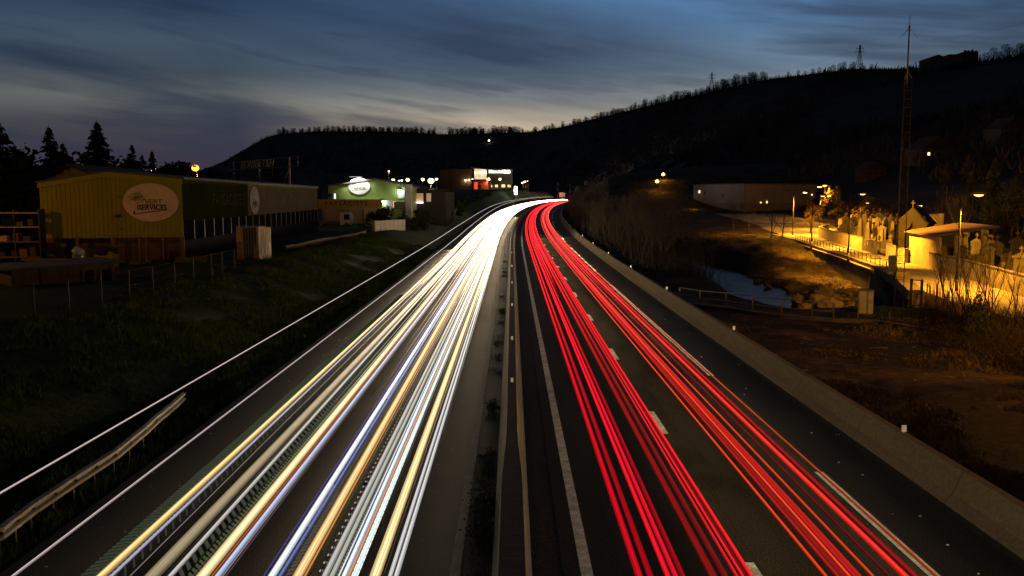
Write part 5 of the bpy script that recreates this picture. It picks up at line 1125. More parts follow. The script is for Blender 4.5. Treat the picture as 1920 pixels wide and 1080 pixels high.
for k, (px, py, kind, sc) in enumerate(near):
    p = at(px, py - 4, .2); 
    if p.x < along(R_EDGE, p.y) + 1.2: p = p + Vector((along(R_EDGE, p.y) + 1.3 - p.x, 1.0, 0)) if False else p * (1.0) + (p - Vector((0, 0, p.z))).normalized() * 2.2
    p.z = .15
    grave(kind, p, rs.uniform(-.75, -.45), sc, LAB[kind] + f' behind the bright wall past the shelter, {ORD[k]} along', 'graves past the shelter')
for k in range(26):
    px = rs.uniform(1765, 1935); D = rs.uniform(90, 128); f = atd(px, 0, D); kind = rs.choice(['headstone', 'grave_stele', 'dark_stele', 'dark_stele', 'grave_obelisk', 'dark_headstone', 'headstone', 'grave_cross'])
    if f.x < along(R_EDGE, D) + 6: continue
    grave(kind, (f.x, D, .2 + (D - 85) * .02), rs.uniform(-.8, -.4), rs.uniform(.9, 1.4), LAB[kind] + ' in the dim back rows beyond the shelter', 'dim graves beyond the shelter')
CHST = mat('chapel_stone', (.075, .065, .05), .9, .3, .8, .3)
def chapel():
    p = atd(1709, 440, 128); root = thing('cemetery_chapel', 'small stone chapel with a pointed arch doorway and steep roof among the graves', 'chapel', (p.x, 128, .6), -.55); W_, H_ = 4.0, 3.6; m = MB()
    arch = [(-.9, 0), (-.9, 2.2)] + [(-.9 + .9 * math.sin(t) * 1.0, 2.2 + 1.3 * (1 - math.cos(t))) for t in np.linspace(.25, 1.4, 5)] + [(0, 3.55)]
    half = [(-W_ / 2, -.5), (-.9, -.5)] + arch[1:] + [(0, H_ + 1.9), (-W_ / 2, H_ - .6)]
    m.prism(half, (0, 0, 0), (1, 0, 0), (0, 0, 1), (0, .45, 0)); m.prism([(-x, z) for x, z in half[::-1]], (0, 0, 0), (1, 0, 0), (0, 0, 1), (0, .45, 0)); m.build('front_gable', CHST, root)
    m = MB(); m.box((-W_ / 2 + .2, 4.5, -.5), (.38, 8.1, H_ - .2)); m.box((W_ / 2 - .2, 4.5, -.5), (.38, 8.1, H_ - .2)); m.build('side_wall', CHST, root); m = MB(); m.box((0, 1.6, -.5), (W_ - .9, .2, H_ + 1)); m.build('inner_wall', TOMBD, root)
    m = MB()
    for sx in (-1, 1): m.sweep([[Vector((sx * (W_ / 2 + .25), .4, H_ - .75)), Vector((0, .4, H_ + 1.8)), Vector((0, .4, H_ + 1.95)), Vector((sx * (W_ / 2 + .25), .4, H_ - .58))], [Vector((sx * (W_ / 2 + .25), 8.7, H_ - .75)), Vector((0, 8.7, H_ + 1.8)), Vector((0, 8.7, H_ + 1.95)), Vector((sx * (W_ / 2 + .25), 8.7, H_ - .58))]])
    m.build('roof', ROOFD, root); m = MB(); m.box((0, .2, H_ + 1.8), (.14, .14, 1.0)); m.box((0, .2, H_ + 2.35), (.55, .12, .13)); m.build('cross', TOMB, root)
    m = MB(); m.box((W_ / 2 + .02, 5, 1.0), (.1, .8, 1.4)); m.build('window', DARKGLASS, root)
chapel()
# ---------------------------------------------------------------- long white warehouse and lower houses
def warehouse():
    Y = 330.0; root = thing('white_warehouse', 'long flat roofed pale warehouse across the stream, one side coloured as in shade', 'warehouse'); c = atd(1395, 369, Y); l = atd(1300, 369, 365); r = atd(1530, 369, 345); zt = atd(0, 345, Y).z; WH = mat('warehouse_panels', (.50, .42, .38), .8, .1, .15, stretch=(1, 1, .4))
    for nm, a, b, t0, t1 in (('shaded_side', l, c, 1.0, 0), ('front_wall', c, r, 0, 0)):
        u = Vector((b.x - a.x, b.y - a.y, 0)); L = u.length; u.normalize(); n = Vector((u.y, -u.x, 0)); m = MB(); m.prism([(0, 0), (L, 0), (L, zt), (0, zt)], (a.x, a.y, 0), u, (0, 0, 1), -n * .5); m.build(nm, WH if nm == 'front_wall' else mat('warehouse_shade_tone', (.34, .35, .42), .85, .1, .15), root)  # shaded side: its shade is put into a darker, bluer panel colour
        q = MB(); q.prism([(0, 0), (L, 0), (L, zt * .42), (0, zt * .42)], Vector((a.x, a.y, 0)) + n * .004, u, (0, 0, 1), n * .12); q.build('plinth_band', mat('band_' + nm, (.38, .31, .29) if nm == 'front_wall' else (.24, .25, .32), .85, .1, .2), root)  # the band carries the same shade in its colour on that side
        q = MB(); q.prism([(-.3, zt), (L + .3, zt), (L + .3, zt + .35), (-.3, zt + .35)], Vector((a.x, a.y, 0)) + n * .2, u, (0, 0, 1), -n * .8); q.build('roof_edge', CONC, root)
        for s, z, w, h, lit in ((( .12, zt * .74, 1.0, 1.0, 1), (.24, zt * .7, .7, 1.2, 0), (.6, zt * .62, .6, .9, 0)) if nm == 'shaded_side' else ((.30, zt * .42, .5, .8, 1), (.22, zt * .42, .4, .5, 1), (.56, zt * .80, .5, .4, 0), (.6, zt * .80, .5, .4, 0), (.70, zt * .80, .5, .4, 0), (.88, zt * .80, .5, .4, 0), (.93, zt * .66, .5, .5, 1))):
            q = MB(); q.prism([(0, 0), (w, 0), (w, h), (0, h)], Vector((a.x, a.y, z)) + u * (L * s) + n * .13, u, (0, 0, 1), n * .06); q.build('window', LITW if lit else DARKGLASS, root)
    # back and roof close the volume
    m = MB(); e = Vector((r.x - 30, 400, 0)); m.add([Vector((p.x, p.y, zt - .05)) for p in (l, c, r)] + [Vector((r.x + 5, 400, zt - .05)), Vector((l.x + 5, 410, zt - .05))], [(0, 1, 2, 3, 4)]); m.build('roof', ROOFS, root)
warehouse()
# ---------------------------------------------------------------- street lamps
POLE = mat('lamp_pole', (.075, .066, .055), .6, .2, 3, metal=.3); HEADM = mat('lamp_head', (.20, .19, .17), .5, .1, 3)
SODL = emat('sodium_lens', (1, .52, .10), 8); SODD = emat('sodium_lens_dim', (1, .55, .16), 3.0); WARML = emat('warm_lens', (1, .72, .32), 7); STARL = emat('star_lamp_lens', (1, .40, .05), 3.2)
def street_lamp(x, y, z0, h, label, arms=((1, 0),), reach=1.4, energy=900, lens=None, size=1.0, col=SOD, group=None, name='street_lamp', spot=150, glob=False, r=.08, aim=None):
    root = thing(name, label, 'street lamp', (x, y, z0), 0, group); m = MB(); m.bar((0, 0, -.3), (0, 0, h), r * 1.3, r * .7, 8); m.bar((0, 0, -.3), (0, 0, 1.0), r * 1.8, r * 1.6, 8); m.build('pole', POLE, root)
    for ax, ay in arms:
        d = Vector((ax, ay, 0)).normalized(); m = MB(); m.path([(0, 0, h - .15), Vector((0, 0, h + .05)) + d * (reach * .3), Vector((0, 0, h + .22)) + d * reach], [r * .7, r * .6, r * .5], 6); m.build('arm', POLE, root)
        c = Vector((0, 0, h + .24)) + d * (reach + .35 * size); sd = Vector((-d.y, d.x, 0)); m = MB(); hd = []
        for t, w, hh in ((-.45, .06, .05), (-.25, .14, .11), (.2, .17, .12), (.5, .10, .07)):
            p = c + d * t * size; hd.append([p + sd * w * size + Vector((0, 0, -.02)), p + sd * w * .6 * size + Vector((0, 0, hh * size)), p - sd * w * .6 * size + Vector((0, 0, hh * size)), p - sd * w * size + Vector((0, 0, -.02))])
        m.sweep(hd); m.build('head', HEADM, root)
        q = MB()
        if glob: q.ball(c + Vector((0, 0, -.08 * size)), (.28 * size, .28 * size, .24 * size), 12, 8)
        else: q.ball(c + Vector((0, 0, -.03)) + d * .1, (.26 * size, .13 * size, .10 * size) if abs(d.x) > abs(d.y) else (.13 * size, .26 * size, .10 * size), 12, 6)
        q.build('lens', lens or SODL, root)
        if energy: lamp_light('sodium_light', Vector((x, y, z0)) + c + Vector((0, 0, -.35 * size)) + d * .1, energy, col, spot, None, (Vector((x, y, z0)) + c + aim) if aim is not None else None, .15, .35)
    return root
p = at(1793, 548, 0); street_lamp(p.x, p.y, 0, 7.45, 'street lamp on a tall thin pole rising among the saplings over the lit road', ((1, .25),), 1.0, 14000, SODD, 1.5, spot=160, aim=Vector((1.5, .5, -7)))
street_lamp(31.0, 36, 0, 7.45, 'street lamp of the same row standing at the near end of the lit road', ((1, .1),), 1.0, 8000, SODD, 1.5, spot=None)
p = at(1590, 491, 0.1); street_lamp(p.x, p.y, .1, 7.5, 'dark street lamp pole by the railing, opposite the barred gate', ((1, .3),), 1.1, 30000, SODD, 1.2, spot=146, aim=Vector((4.5, 1.5, -6.5)))
p = at(1521, 466, 0.1); street_lamp(p.x, p.y, .1, 7.3, 'dark street lamp pole by the railing, in line with the lit tree', ((1, .3),), 1.1, 30000, SODD, 1.2, spot=146, aim=Vector((4.5, 1.5, -6.5)))
p = at(1486, 441, .1); street_lamp(p.x, p.y, .1, 8.0, 'double headed street lamp at the far end of the railing', ((1, .1), (1, -.8)), 1.6, 16000, SODL, 1.5, spot=165)
p = atd(1536, 430, 200); street_lamp(p.x, 200, .2, 7.3, 'street lamp beyond the bend with a small bright head', ((1, -.3),), 1.2, 22000, SODL, 1.6, spot=165)
p = atd(1545, 410, 235); street_lamp(p.x, 235, .3, 9.6, 'street lamp beyond the bend with its head lit among branches', ((-1, -.2),), .8, 5000, SODL, 2.0, spot=None)
p = atd(1554, 405, 262); street_lamp(p.x, 262, .6, 10.0, 'topmost street lamp beyond the bend against the dark slope', ((-1, -.2),), .8, 5000, SODL, 2.2, spot=None)
p = atd(1613, 400, 190); street_lamp(p.x, 190, .5, 5.5, 'short street lamp glowing dimly behind the clump of trees', ((1, -.3),), .8, 1500, SODD, 1.3)
p = atd(1710, 405, 150); street_lamp(p.x, 150, .8, 5.0, 'small street lamp at the rear cemetery wall behind the chapel', ((1, -.4),), .8, 900, SODL, 1.0)
for k, (px, py, D, h, lab) in enumerate([(1238.5, 340, 380, 7, 'lower of two orange street lamps at the foot of the hill'), (1249.5, 327, 400, 8, 'upper of two orange street lamps at the foot of the hill')]):
    p = atd(px, py, D); street_lamp(p.x, D, p.z - h, h, lab, ((-1, -.3),), .6, 1500, SODL, 2.8, spot=170, glob=True)
lamp_light('sodium_light', atd(1300, 386, 340), 260, SOD, None, None, None, .3)
# left side lamps
p = atd(369, 314, 138); street_lamp(p.x, 138, YZ, p.z - YZ - .2, 'dazzling orange street lamp rising behind the roof of the long shed', ((.1, -1),), .2, 4500, STARL, 2.0, (1, .47, .08), spot=175, glob=True)
p = atd(292, 320, 205); street_lamp(p.x, 205, YZ, p.z - YZ - .2, 'smaller bright orange lamp between the little spruce and the shed roof', ((.1, -1),), .2, 2500, SODL, 2.4, spot=175, glob=True)
p = atd(316, 324, 290); street_lamp(p.x, 290, 5, p.z - 5.2, 'tiny double lamp beyond the shed roof', ((1, 0), (-1, .0)), .5, 900, SODL, 1.6, spot=175, glob=True)
p = atd(808, 338, 250); street_lamp(p.x, 250, yard(250), p.z - yard(250) - .2, 'bright warm street lamp with rays behind the side wing of the green shed', ((.1, -1),), .3, 3500, emat('warm_star_lens', (1, .76, .34), 9), 3.0, (1, .72, .32), spot=175, glob=True)
for k, (px, py, D, sz) in enumerate([(737, 337, 420, 2.6), (748, 339, 420, 1.7), (753, 338, 430, 1.7), (764, 336.5, 410, 3.0), (792, 336, 420, 3.0), (818, 335.5, 420, 2.4), (729, 321, 430, 1.5)]):
    p = atd(px, py, D); z0 = yard(D); street_lamp(p.x, D, z0, max(2.0, p.z - z0 - .2), f'warm car park lamp in front of the hill, {ORD[k]} along the row', ((.2, -1),), .3, 700, WARML, sz, (1, .70, .32), 'car park lamps between the sheds and the showroom', 'car_park_lamp', 170, True)
for k, (px, py, D, sz, e) in enumerate([(919, 335.5, 462, 3.0, 900), (940, 335.5, 462, 2.4, 900), (981, 342.5, 520, 1.7, 400), (986, 340.5, 520, 2.3, 500), (990.5, 339.5, 520, 1.0, 0)]):
    p = atd(px, py, D); z0 = yard(D) - .2 if k < 2 else zroad(D); street_lamp(p.x, D, z0, max(3.0, p.z - z0 - .2), ('warm street lamp before the glazed corner of the showroom', 'warm street lamp under the name sign of the showroom', 'faint outer one of three lamps past the totem sign', 'middle and brightest of three lamps past the totem sign', 'inner faint one of three lamps past the totem sign')[k], ((-.6, -1),), .6, e, WARML, sz, (1, .70, .32), None, 'street_lamp', 170, True, .13)
# yard lamp beside the storage racks, its glow falls on the yellow gable
street_lamp(-47, 55, YZ, 8.2, 'yard street lamp standing beside the storage rack', ((1, .6),), 1.2, 1700, SODL, 1.3, spot=None)
p = atd(917, 269, 900); m = MB(); m.ball(on_hill(917, 270) + Vector((0, -3, 3)), 1.2, 10, 6); tag(m.build('farmhouse_lamp', emat('farm_lamp', (1, .9, .6), 5)), 'single small lamp alone on the dark wooded hillside', 'lamp')
# ---------------------------------------------------------------- mast, cabinet, gate frame, bridge railing
MASTM = mat('mast_steel', (.035, .030, .026), .7, .2, 3)
def mast():
    p = at(1681, 596, 0); top = atd(0, 148, p.y).z; root = thing('radio_mast', 'very tall slender lattice mast with an antenna whip above the lit road', 'mast', (p.x, p.y, 0)); w = .34; C = [(w * math.cos(a), w * math.sin(a)) for a in (-2.6, -.52, 1.57)]
    for c in C: m = MB(); m.bar((c[0], c[1], -.2), (c[0] * .8, c[1] * .8, top), .026, .020, 5); m.build('leg', MASTM, root)
    m = MB(); z = .4; k = 0
    while z < top - .4:
        f = 1 - .2 * z / top
        for i in range(3):
            a, b = C[i], C[(i + 1) % 3]; m.bar((a[0] * f, a[1] * f, z), (b[0] * f, b[1] * f, z), .012, None, 3)
            if z > 1.2: 
                if k % 2: a, b = b, a
                m.bar((a[0] * f, a[1] * f, z), (b[0] * f, b[1] * f, z + .5), .009, None, 3)
        z += .5; k += 1
    m.build('lattice', MASTM, root)
    m = MB()
    for c in C: m.bar((c[0] * .8, c[1] * .8, top), (0, 0, top + .55), .026, .02, 4)
    m.build('top_cone', POLE, root); zt = atd(0, 50, p.y).z; m = MB(); m.bar((0, 0, top - .3), (0, 0, zt), .055, .042, 8); m.build('pole', POLE, root); m = MB(); m.bar((-.02, 0, zt), (-.02, 0, zt + .7), .014, .008, 5); m.bar((.03, 0, zt), (.03, 0, zt + .72), .010, .006, 4)
    for a in (.1, 2.2, 3.24, 4.3): m.bar((0, 0, zt - .1), (.62 * math.cos(a), .62 * math.sin(a), zt - .68), .010, .007, 4)
    m.bar((0, 0, zt - .2), (0, 0, zt + .06), .06, .06, 8); m.build('antenna', DARKST, root)
    m = MB(); m.box((-.45, -.05, 2.9), (.34, .3, 1.0)); m.build('equipment_box', DARKST, root)
mast()
def cabinet():
    p = at(1622, 588, 0); root = thing('utility_cabinet', 'pale concrete utility cabinet on the grass beside the stream', 'cabinet', (p.x, p.y, -.05), -.25); m = MB(); m.box((0, 0, 0), (.86, .62, 1.52)); m.build('body', mat('cabinet_concrete', (.46, .40, .30), .85, .2, 1.5, .3), root); m = MB(); m.box((0, 0, 1.522), (.96, .74, .1), 0, .94); m.build('cap', CONC, root); m = MB(); m.prism([(-.36, .12), (.36, .12), (.36, 1.4), (-.36, 1.4)], (0, -.312, 0), (1, 0, 0), (0, 0, 1), (0, -.025, 0)); d = m.build('door', MATS['cabinet_concrete'], root); m = MB(); m.box((.26, -.35, .75), (.04, .03, .14)); m.build('handle', DARKST, d)
cabinet()
def gate_frame():
    a, b = at(1707, 572.5, 0), at(1726.5, 573.5, 0); root = thing('gate_frame', 'bare dark metal gate frame standing in the grass beside the stake fence', 'gate', a); u = b - a
    for o, h in ((Vector(), 1.85), (u, 1.82)): m = MB(); m.box((o.x, o.y, -.2), (.13, .13, h + .2)); m.build('post', DARKST, root)
    m = MB(); m.bar((0, 0, 1.78), (u.x, u.y, 1.75), .035, None, 4); m.build('top_bar', DARKST, root); m = MB(); m.box((u.x - .1, u.y - .03, .85), (.12, .08, .2)); m.build('latch', DARKST, root)
    m = MB(); m.box((u.x / 2, u.y / 2, -.02), (u.length, .1, .1)); m.build('threshold', CONC, root)
gate_frame()
def bridge_rail():
    root = thing('bridge_railing', 'two bar metal railing along the edge of the field above the stream', 'railing'); ps = []
    for px, pt, pb in ((1274, 543, 566), (1312, 546, 573), (1361, 549, 578), (1411, 555, 586), (1465, 561, 592), (1522, 567, 597), (1562, 572, 600)):
        f = at(px, pb, 0.02); ps.append(f)
    for p in ps: m = MB(); m.box((p.x, p.y, -.3), (.1, .1, 1.38)); m.build('post', DARKST, root)
    for z in (1.04, .52): m = MB(); m.path([p + Vector((0, 0, z)) for p in ps], [.04] * len(ps), 5); m.build('rail', STEEL, root)
    q = MB(); rings = [[p + Vector((-.1, -.25, -.5)), p + Vector((-.1, -.25, .10)), p + Vector((.1, .35, .10)), p + Vector((.1, .35, -.5))] for p in ps + [at(1640, 603, 0), at(1760, 622, 0), at(1830, 640, 0)]]; q.sweep(rings); tag(q.build('edging', CONCD), 'low concrete edging along the top of the stream bank', 'edging')
    for k, (px, py) in enumerate(((1667, 602), (1735, 612), (1608, 599))):
        f = at(px, py, .02); m = MB(); m.bar((f.x, f.y, -.2), (f.x, f.y, .55), .06, .05, 6); tag(m.build('stub_post', WOOD), ('short wooden stub post near the foot of the mast', 'short wooden stub post before the stake fence', 'short wooden stub post before the cabinet')[k], 'post')
bridge_rail()
ROCK = mat('bank_rock', (.10, .08, .05), .95, .4, 1.2, .7)
rs = random.Random(6)
for k, (px, py, D, r) in enumerate([(1532, 562, 84, 1.5), (1556, 570, 82, 1.7), (1511, 575, 83, 1.0), (1578, 585, 80, 1.1), (1545, 548, 90, 1.2), (1500, 560, 88, 1.0), (1592, 592, 74, .7), (1524, 590, 79, .8), (1475, 520, 112, 1.1), (1460, 508, 118, 1.3), (1492, 538, 100, 1.1), (1440, 532, 104, .6), (1420, 525, 110, .5)]):
    f = atd(px, py, D); m = MB(); m.ball((0, 0, 0), (r, r * .8, r * .62), 14, 10, 0); q5 = 7.3 * k
    m.v = [tuple(Vector(v) * (1 + .34 * mnoise.noise((v[0] / r * 1.3 + q5, v[1] / r * 1.3, v[2] / r * 1.3)) + .16 * mnoise.noise((v[0] / r * 3.1 + q5, v[1] / r * 3.1, v[2] / r * 3.1)))) for v in m.v]; m.sm = [False] * len(m.sm); o = m.build('bank_rock', ROCK); o.location = (f.x, D, f.z - r * .25); o.rotation_euler = (rs.uniform(-.3, .3), rs.uniform(-.3, .3), rs.uniform(0, 3)); tag(o, f'rough boulder below the retaining wall at the stream edge, {ORD[k]} going upstream', 'boulder', 'boulders along the stream')
# ---------------------------------------------------------------- crash rail on the verge
def crash_rail():
    root = thing('crash_rail', 'steel crash rail on the grass verge bending down into the bank', 'guardrail'); pix = [(-70, 1052, 985 + 32), (0, 1005, 985), (60, 958, 940), (140, 905, 888), (215, 858, 841), (270, 815, 797), (292, 793, 777), (318, 768, 757), (343, 745, 735)]
    pts = []
    for i, (px, yb, yt) in enumerate(pix):
        zt = [.78, .78, .78, .80, .82, .80, .72, .58, .46][i]; pts.append(at(px, yt, zt))
    pr = [(.0, 0), (.085, -.03), (.085, -.10), (.0, -.14), (.0, -.18), (.085, -.22), (.085, -.29), (.0, -.32), (-.014, -.32), (.068, -.275), (.068, -.232), (-.016, -.19), (-.016, -.13), (.068, -.088), (.068, -.042), (-.014, 0)]
    m = MB(); rings = []
    for i, p in enumerate(pts):
        d = (pts[min(i + 1, len(pts) - 1)] - pts[max(i - 1, 0)]); d.z = 0; d.normalize(); n = Vector((d.y, -d.x, 0)); rings.append([p + n * (a + .0) + Vector((0, 0, b)) for a, b in pr])
    m.sweep(rings); m.build('rail_beam', mat('zinc_rail', (.21, .18, .14), .5, .3, 2.0, .2, metal=.6), root)
    for i in range(1, 7):
        for t in ((.0,) if i > 4 else (.0, .5)):
            p = pts[i].lerp(pts[i + 1], t); z = ground(p.x, p.y, False); q = MB(); q.box((p.x - .09, p.y, z - .3), (.1, .07, p.z - z + .25)); q.build('post', DARKST, root)
            q = MB(); q.bar((p.x - .05, p.y, p.z - .16), (p.x + .06, p.y, p.z - .16), .03, None, 6); q.build('bolt', DARKST, root)
crash_rail()
# gantry sign at the far bend
def gantry():
    D = 500; a = atd(1054, 366, D); root = thing('road_sign', 'small pale rectangular direction sign at the far bend of the motorway', 'sign', (a.x, D, zroad(D) - .5)); h = a.z - zroad(D) + .5; m = MB(); m.box((0, 0, h - 1.0), (3.2, .15, 2.4)); m.build('panel', mat('sign_beige', (.55, .45, .34), .6, .1, 1), root)
    for s in (-1.2, 1.2): q = MB(); q.bar((s, .15, 0), (s, .15, h + 1.2), .07, None, 6); q.build('post', STEEL, root)
    p = atd(1046, 369, 480); m = MB(); m.bar((p.x, 480, zroad(480)), (p.x, 480, atd(0, 338, 480).z), .12, .08, 6); tag(m.build('thin_mast', POLE), 'thin unlit mast beside the far direction sign', 'mast')
gantry()
# debris scattered on the asphalt
m = MB(); rs = random.Random(55)
for k in range(70):
    off = rs.choice([rs.uniform(-4, -1.3), rs.uniform(-9.9, -8.5), rs.uniform(8.8, 10.4)]); Y = 13 + rs.random() ** 1.5 * 45; q = rs.uniform(.008, .022); p = P(off, Y, .006); m.box(p, (q * 2, q * 2.4, q), rs.uniform(0, 3))
tag(m.build('road_grit', mat('pale_grit', (.6, .56, .48), .7, .2, 5)), 'pale crumbs of grit and litter scattered on the asphalt', kind='stuff')
for k, (px, py, s) in enumerate(((686, 905, .11), (688, 899, .06))):
    p = at(px, py, .004); m = MB(); m.ball((0, 0, .01), (s, s * .55, .018), 8, 4, .3); o = m.build('flattened_litter', mat('litter_pale%d' % k, (.55, .48, .38), .8, .2, 5)); o.location = p; tag(o, ('flattened pale scrap of litter on the road between the trails', 'smaller pale scrap just beyond the flattened one on the road')[k], 'litter')

# scrub, stones and rough grass on the banks of the stream
def bank_cover():
    m = MB(); g = MB(); rs = random.Random(91)
    for k in range(9000):
        Y = 66 + rs.random() * 105; x = rs.uniform(stream_x(Y) + 2.4, wall_x(Y) - .5) if rs.random() < .8 else rs.uniform(stream_x(Y) - 7, stream_x(Y) - 2.5)
        z = ground(x, Y)
        if z < WATER + .02 or Y > 60 and z > -.02 and x > wall_x(Y): continue
        nn = mnoise.noise((x * .35, Y * .25, 2.2))
        if rs.random() < .42 + nn:
            h = rs.uniform(.15, .6) * (1 + nn)
            for j in range(3):
                a = rs.uniform(0, 6.28); w = .018; l = h * rs.uniform(.3, .9); p = Vector((x, Y, z - .03)) + Vector((rs.uniform(-.2, .2), rs.uniform(-.2, .2), 0)); c, s_ = math.cos(a), math.sin(a)
                m.add([p + Vector((-s_ * w, c * w, 0)), p + Vector((s_ * w, -c * w, 0)), p + Vector((c * l, s_ * l, h))], [(0, 1, 2)])
        elif z < -2.3 and rs.random() < .5:
            r = rs.uniform(.06, .28); g.ball((x, Y, z + r * .1), (r, r * .8, r * .55), 6, 4, .25)
    g.sm = [False] * len(g.sm)
    tag(m.build('bank_scrub', mat('bank_straw', (.09, .065, .026), .95, .5, .8, spec=.1)), 'rough dry grass and stalks on the banks of the stream', kind='stuff'); tag(g.build('bank_stones', ROCK), 'loose stones along the water line of the stream', kind='stuff')
bank_cover()

def field_litter():
    m = MB(); g = MB(); rs = random.Random(44)
    for k in range(70):
        p = at(rs.uniform(1380, 1915), rs.uniform(610, 960), .02)
        if p.x < 12: continue
        p.z = ground(p.x, p.y) + .02; a = rs.uniform(0, 6.28); L = rs.uniform(.2, 1.1); d = Vector((math.cos(a), math.sin(a), rs.uniform(0, .15))) * L; m.path([p, p + d * .5 + Vector((0, 0, rs.uniform(0, .08))), p + d], [.014, .012, .005], 4)
    for k in range(260):
        p = at(rs.uniform(1380, 1990), rs.uniform(606, 1000), .02)
        if p.x < 12: continue
        q = rs.uniform(.02, .09); g.ball((p.x, p.y, ground(p.x, p.y) + q * .1), (q, q * .8, q * .5), 6, 4, .3)
    g.sm = [False] * len(g.sm); tag(m.build('fallen_sticks', WOODY), 'broken sticks lying about on the bare field', kind='stuff'); tag(g.build('field_stones', TOMB), 'loose stones scattered over the bare field', kind='stuff')
field_litter()
# headlight beams: the lamps of the passing vehicles throw light forward onto the road they drive on
HB = (1.0, .75, .45)
def beams(name, off, y0, y1, sgn, e, col, cone, z=.92, dx=0.0, drop=.25):
    Y = y0
    while Y < y1:
        st = 1.5 if Y < 50 else 1.5 + (Y - 50) * .08; k = (1 + max(0, Y - 32) / (30.0 if sgn < 0 else 45.0)) * st / 5.0
        lamp_light(name, P(off, Y, z), e * k, col, cone, None, P(off + dx, Y + 30 * sgn, z - drop), .5, 1.0); Y += st
HD = (1, .77, .43)
beams('departing_headlamp', 2.25, -18, 150, 1, 110, (1, .84, .58), 84); beams('departing_headlamp', 4.95, -18, 150, 1, 330, HD, 96); beams('departing_headlamp', 8.12, -18, 150, 1, 330, HD, 104)
beams('oncoming_headlamp', -1.80, 12, 260, -1, 44, HB, 90); beams('oncoming_headlamp', -4.85, 12, 260, -1, 170, HB, 84); beams('oncoming_headlamp', -8.05, 12, 125, -1, 220, HB, 66, .55, -9, .06)
# ---------------------------------------------------------------- light trails of the passing traffic (glowing lines at lamp height above the lanes)
TRAIL = bpy.data.materials.new('trail_glow'); TRAIL.use_nodes = True
def _tm():
    nt = TRAIL.node_tree; nt.nodes.clear(); a = nt.nodes.new('ShaderNodeAttribute'); a.attribute_name = 'glow'
    e = nt.nodes.new('ShaderNodeEmission'); o = nt.nodes.new('ShaderNodeOutputMaterial'); nt.links.new(a.outputs['Color'], e.inputs[0]); nt.links.new(e.outputs[0], o.inputs[0])
_tm()
def lin(c): return [((v / 255 + .055) / 1.055) ** 2.4 if v > 10 else v / 3294 for v in c]
def trail(name, label, x0, x1, rgb, z=.65, d0=6.0, d1=690.0, gain=(92., 1.4), K=11, edge=.14, h=.035, drift=0.0, ticks=None, far=None, group=None, seed=0, jag=.32, cat='light trail', body=True, ref=1080):
    rs = random.Random(hash(label) % 9999 if False else sum(map(ord, label)) + seed)
    a, b = at(x0, ref, z), at(x1, ref, z); X0, X1 = a.x, b.x
    if name == 'tail_light_trail' and x1 - x0 > 8: X0, X1 = lerp(X0, X1, .10), lerp(X0, X1, .90)
    c0 = lin(rgb); c1 = far or c0
    if name == 'tail_light_trail': c0 = [c0[0], c0[1], c0[2] * .62]
    ph = rs.uniform(0, 6.28); ys = []; y = d0
    while y < d1: ys.append(y); y += max(2.5, y * .05)
    ys.append(d1)
    vs = []; fs = []; col = []
    prof = [rs.uniform(1 - jag, 1 + jag) * lerp(edge, 1.0, math.sin(math.pi * (i + .5) / K) ** .9) for i in range(K)]
    pm = sum(prof) / K; prof = [v / pm * 1.12 for v in prof]
    def g(Y): return (1 + (max(Y - 14, 0) / gain[0]) ** gain[1]) * (1 if d0 < 10 else smooth((Y - d0 + 2) / 22.0) * .9 + .1)
    def cc(Y, k):
        t = smooth((Y - 16) / 85.0); q = g(Y)
        return [lerp(c0[i], c1[i], t) * q * k for i in range(3)]
    if body:
        n = K + 3
        for j, Y in enumerate(ys):
            dr = drift * (math.sin(Y / 70.0 + ph) - math.sin(15 / 70.0 + ph)) + .10 * drift * math.sin(Y / 17.0 + ph)
            for i in range(K + 1):
                u = i / K; u = .5 + (u - .5) * (1 if d0 < 10 else lerp(.12, 1, smooth((Y - d0 + 1) / 30.0))); vs.append(P(lerp(X0, X1, u) + dr, Y, z + h * math.sin(math.pi * min(.97, max(.03, u))) ** .5))
            vs.append(P(X1 + dr, Y, z - h * .4)); vs.append(P(X0 + dr, Y, z - h * .4))
        for j in range(len(ys) - 1):
            for i in range(n):
                fs.append((j * n + i, j * n + (i + 1) % n, (j + 1) * n + (i + 1) % n, (j + 1) * n + i)); col.append(cc((ys[j] + ys[j + 1]) / 2, prof[i] if i < K else (.0 if i == K + 1 else .25)))
        m = (len(ys) - 1) * n
        fs.append(tuple(range(n - 1, -1, -1))); col.append([v * .2 for v in c0]); fs.append(tuple(range(m, m + n))); col.append(cc(d1, .8))
    if ticks:
        for (tx0, tx1, trgb, step, duty, slant, ymax) in ticks:
            A, B = at(tx0, ref, z).x, at(tx1, ref, z).x; tc = lin(trgb); y = d0
            while y < ymax:
                k = 1.0 - .75 * smooth((y - ymax * .35) / (ymax * .65)); s = step * (1 + .25 * y / 30); t = s * duty; o = len(vs)
                for zz in (z - .01, z + .01):
                    vs += [P(A, y, zz), P(B, y + slant * s, zz), P(B, y + slant * s + t, zz), P(A, y + t, zz)]
                q = [(3, 2, 1, 0), (4, 5, 6, 7), (0, 1, 5, 4), (1, 2, 6, 5), (2, 3, 7, 6), (3, 0, 4, 7)]
                for f in q: fs.append(tuple(i + o for i in f)); col.append([v * k * (1 + y / 60) for v in tc])
                y += s
    me = bpy.data.meshes.new(name); me.from_pydata(vs, [], fs); me.update(); me.materials.append(TRAIL)
    at_ = me.attributes.new('glow', 'FLOAT_COLOR', 'FACE'); at_.data.foreach_set('color', [v for c in col for v in (*c, 1.0)])
    o = bpy.data.objects.new(name, me); COL.objects.link(o); return tag(o, label, cat, group)
GW = 'headlight trails of the oncoming traffic'; GR = 'tail light trails of the departing traffic'
WF = (1.0, .80, .52); BF = (.95, .9, 1.0)
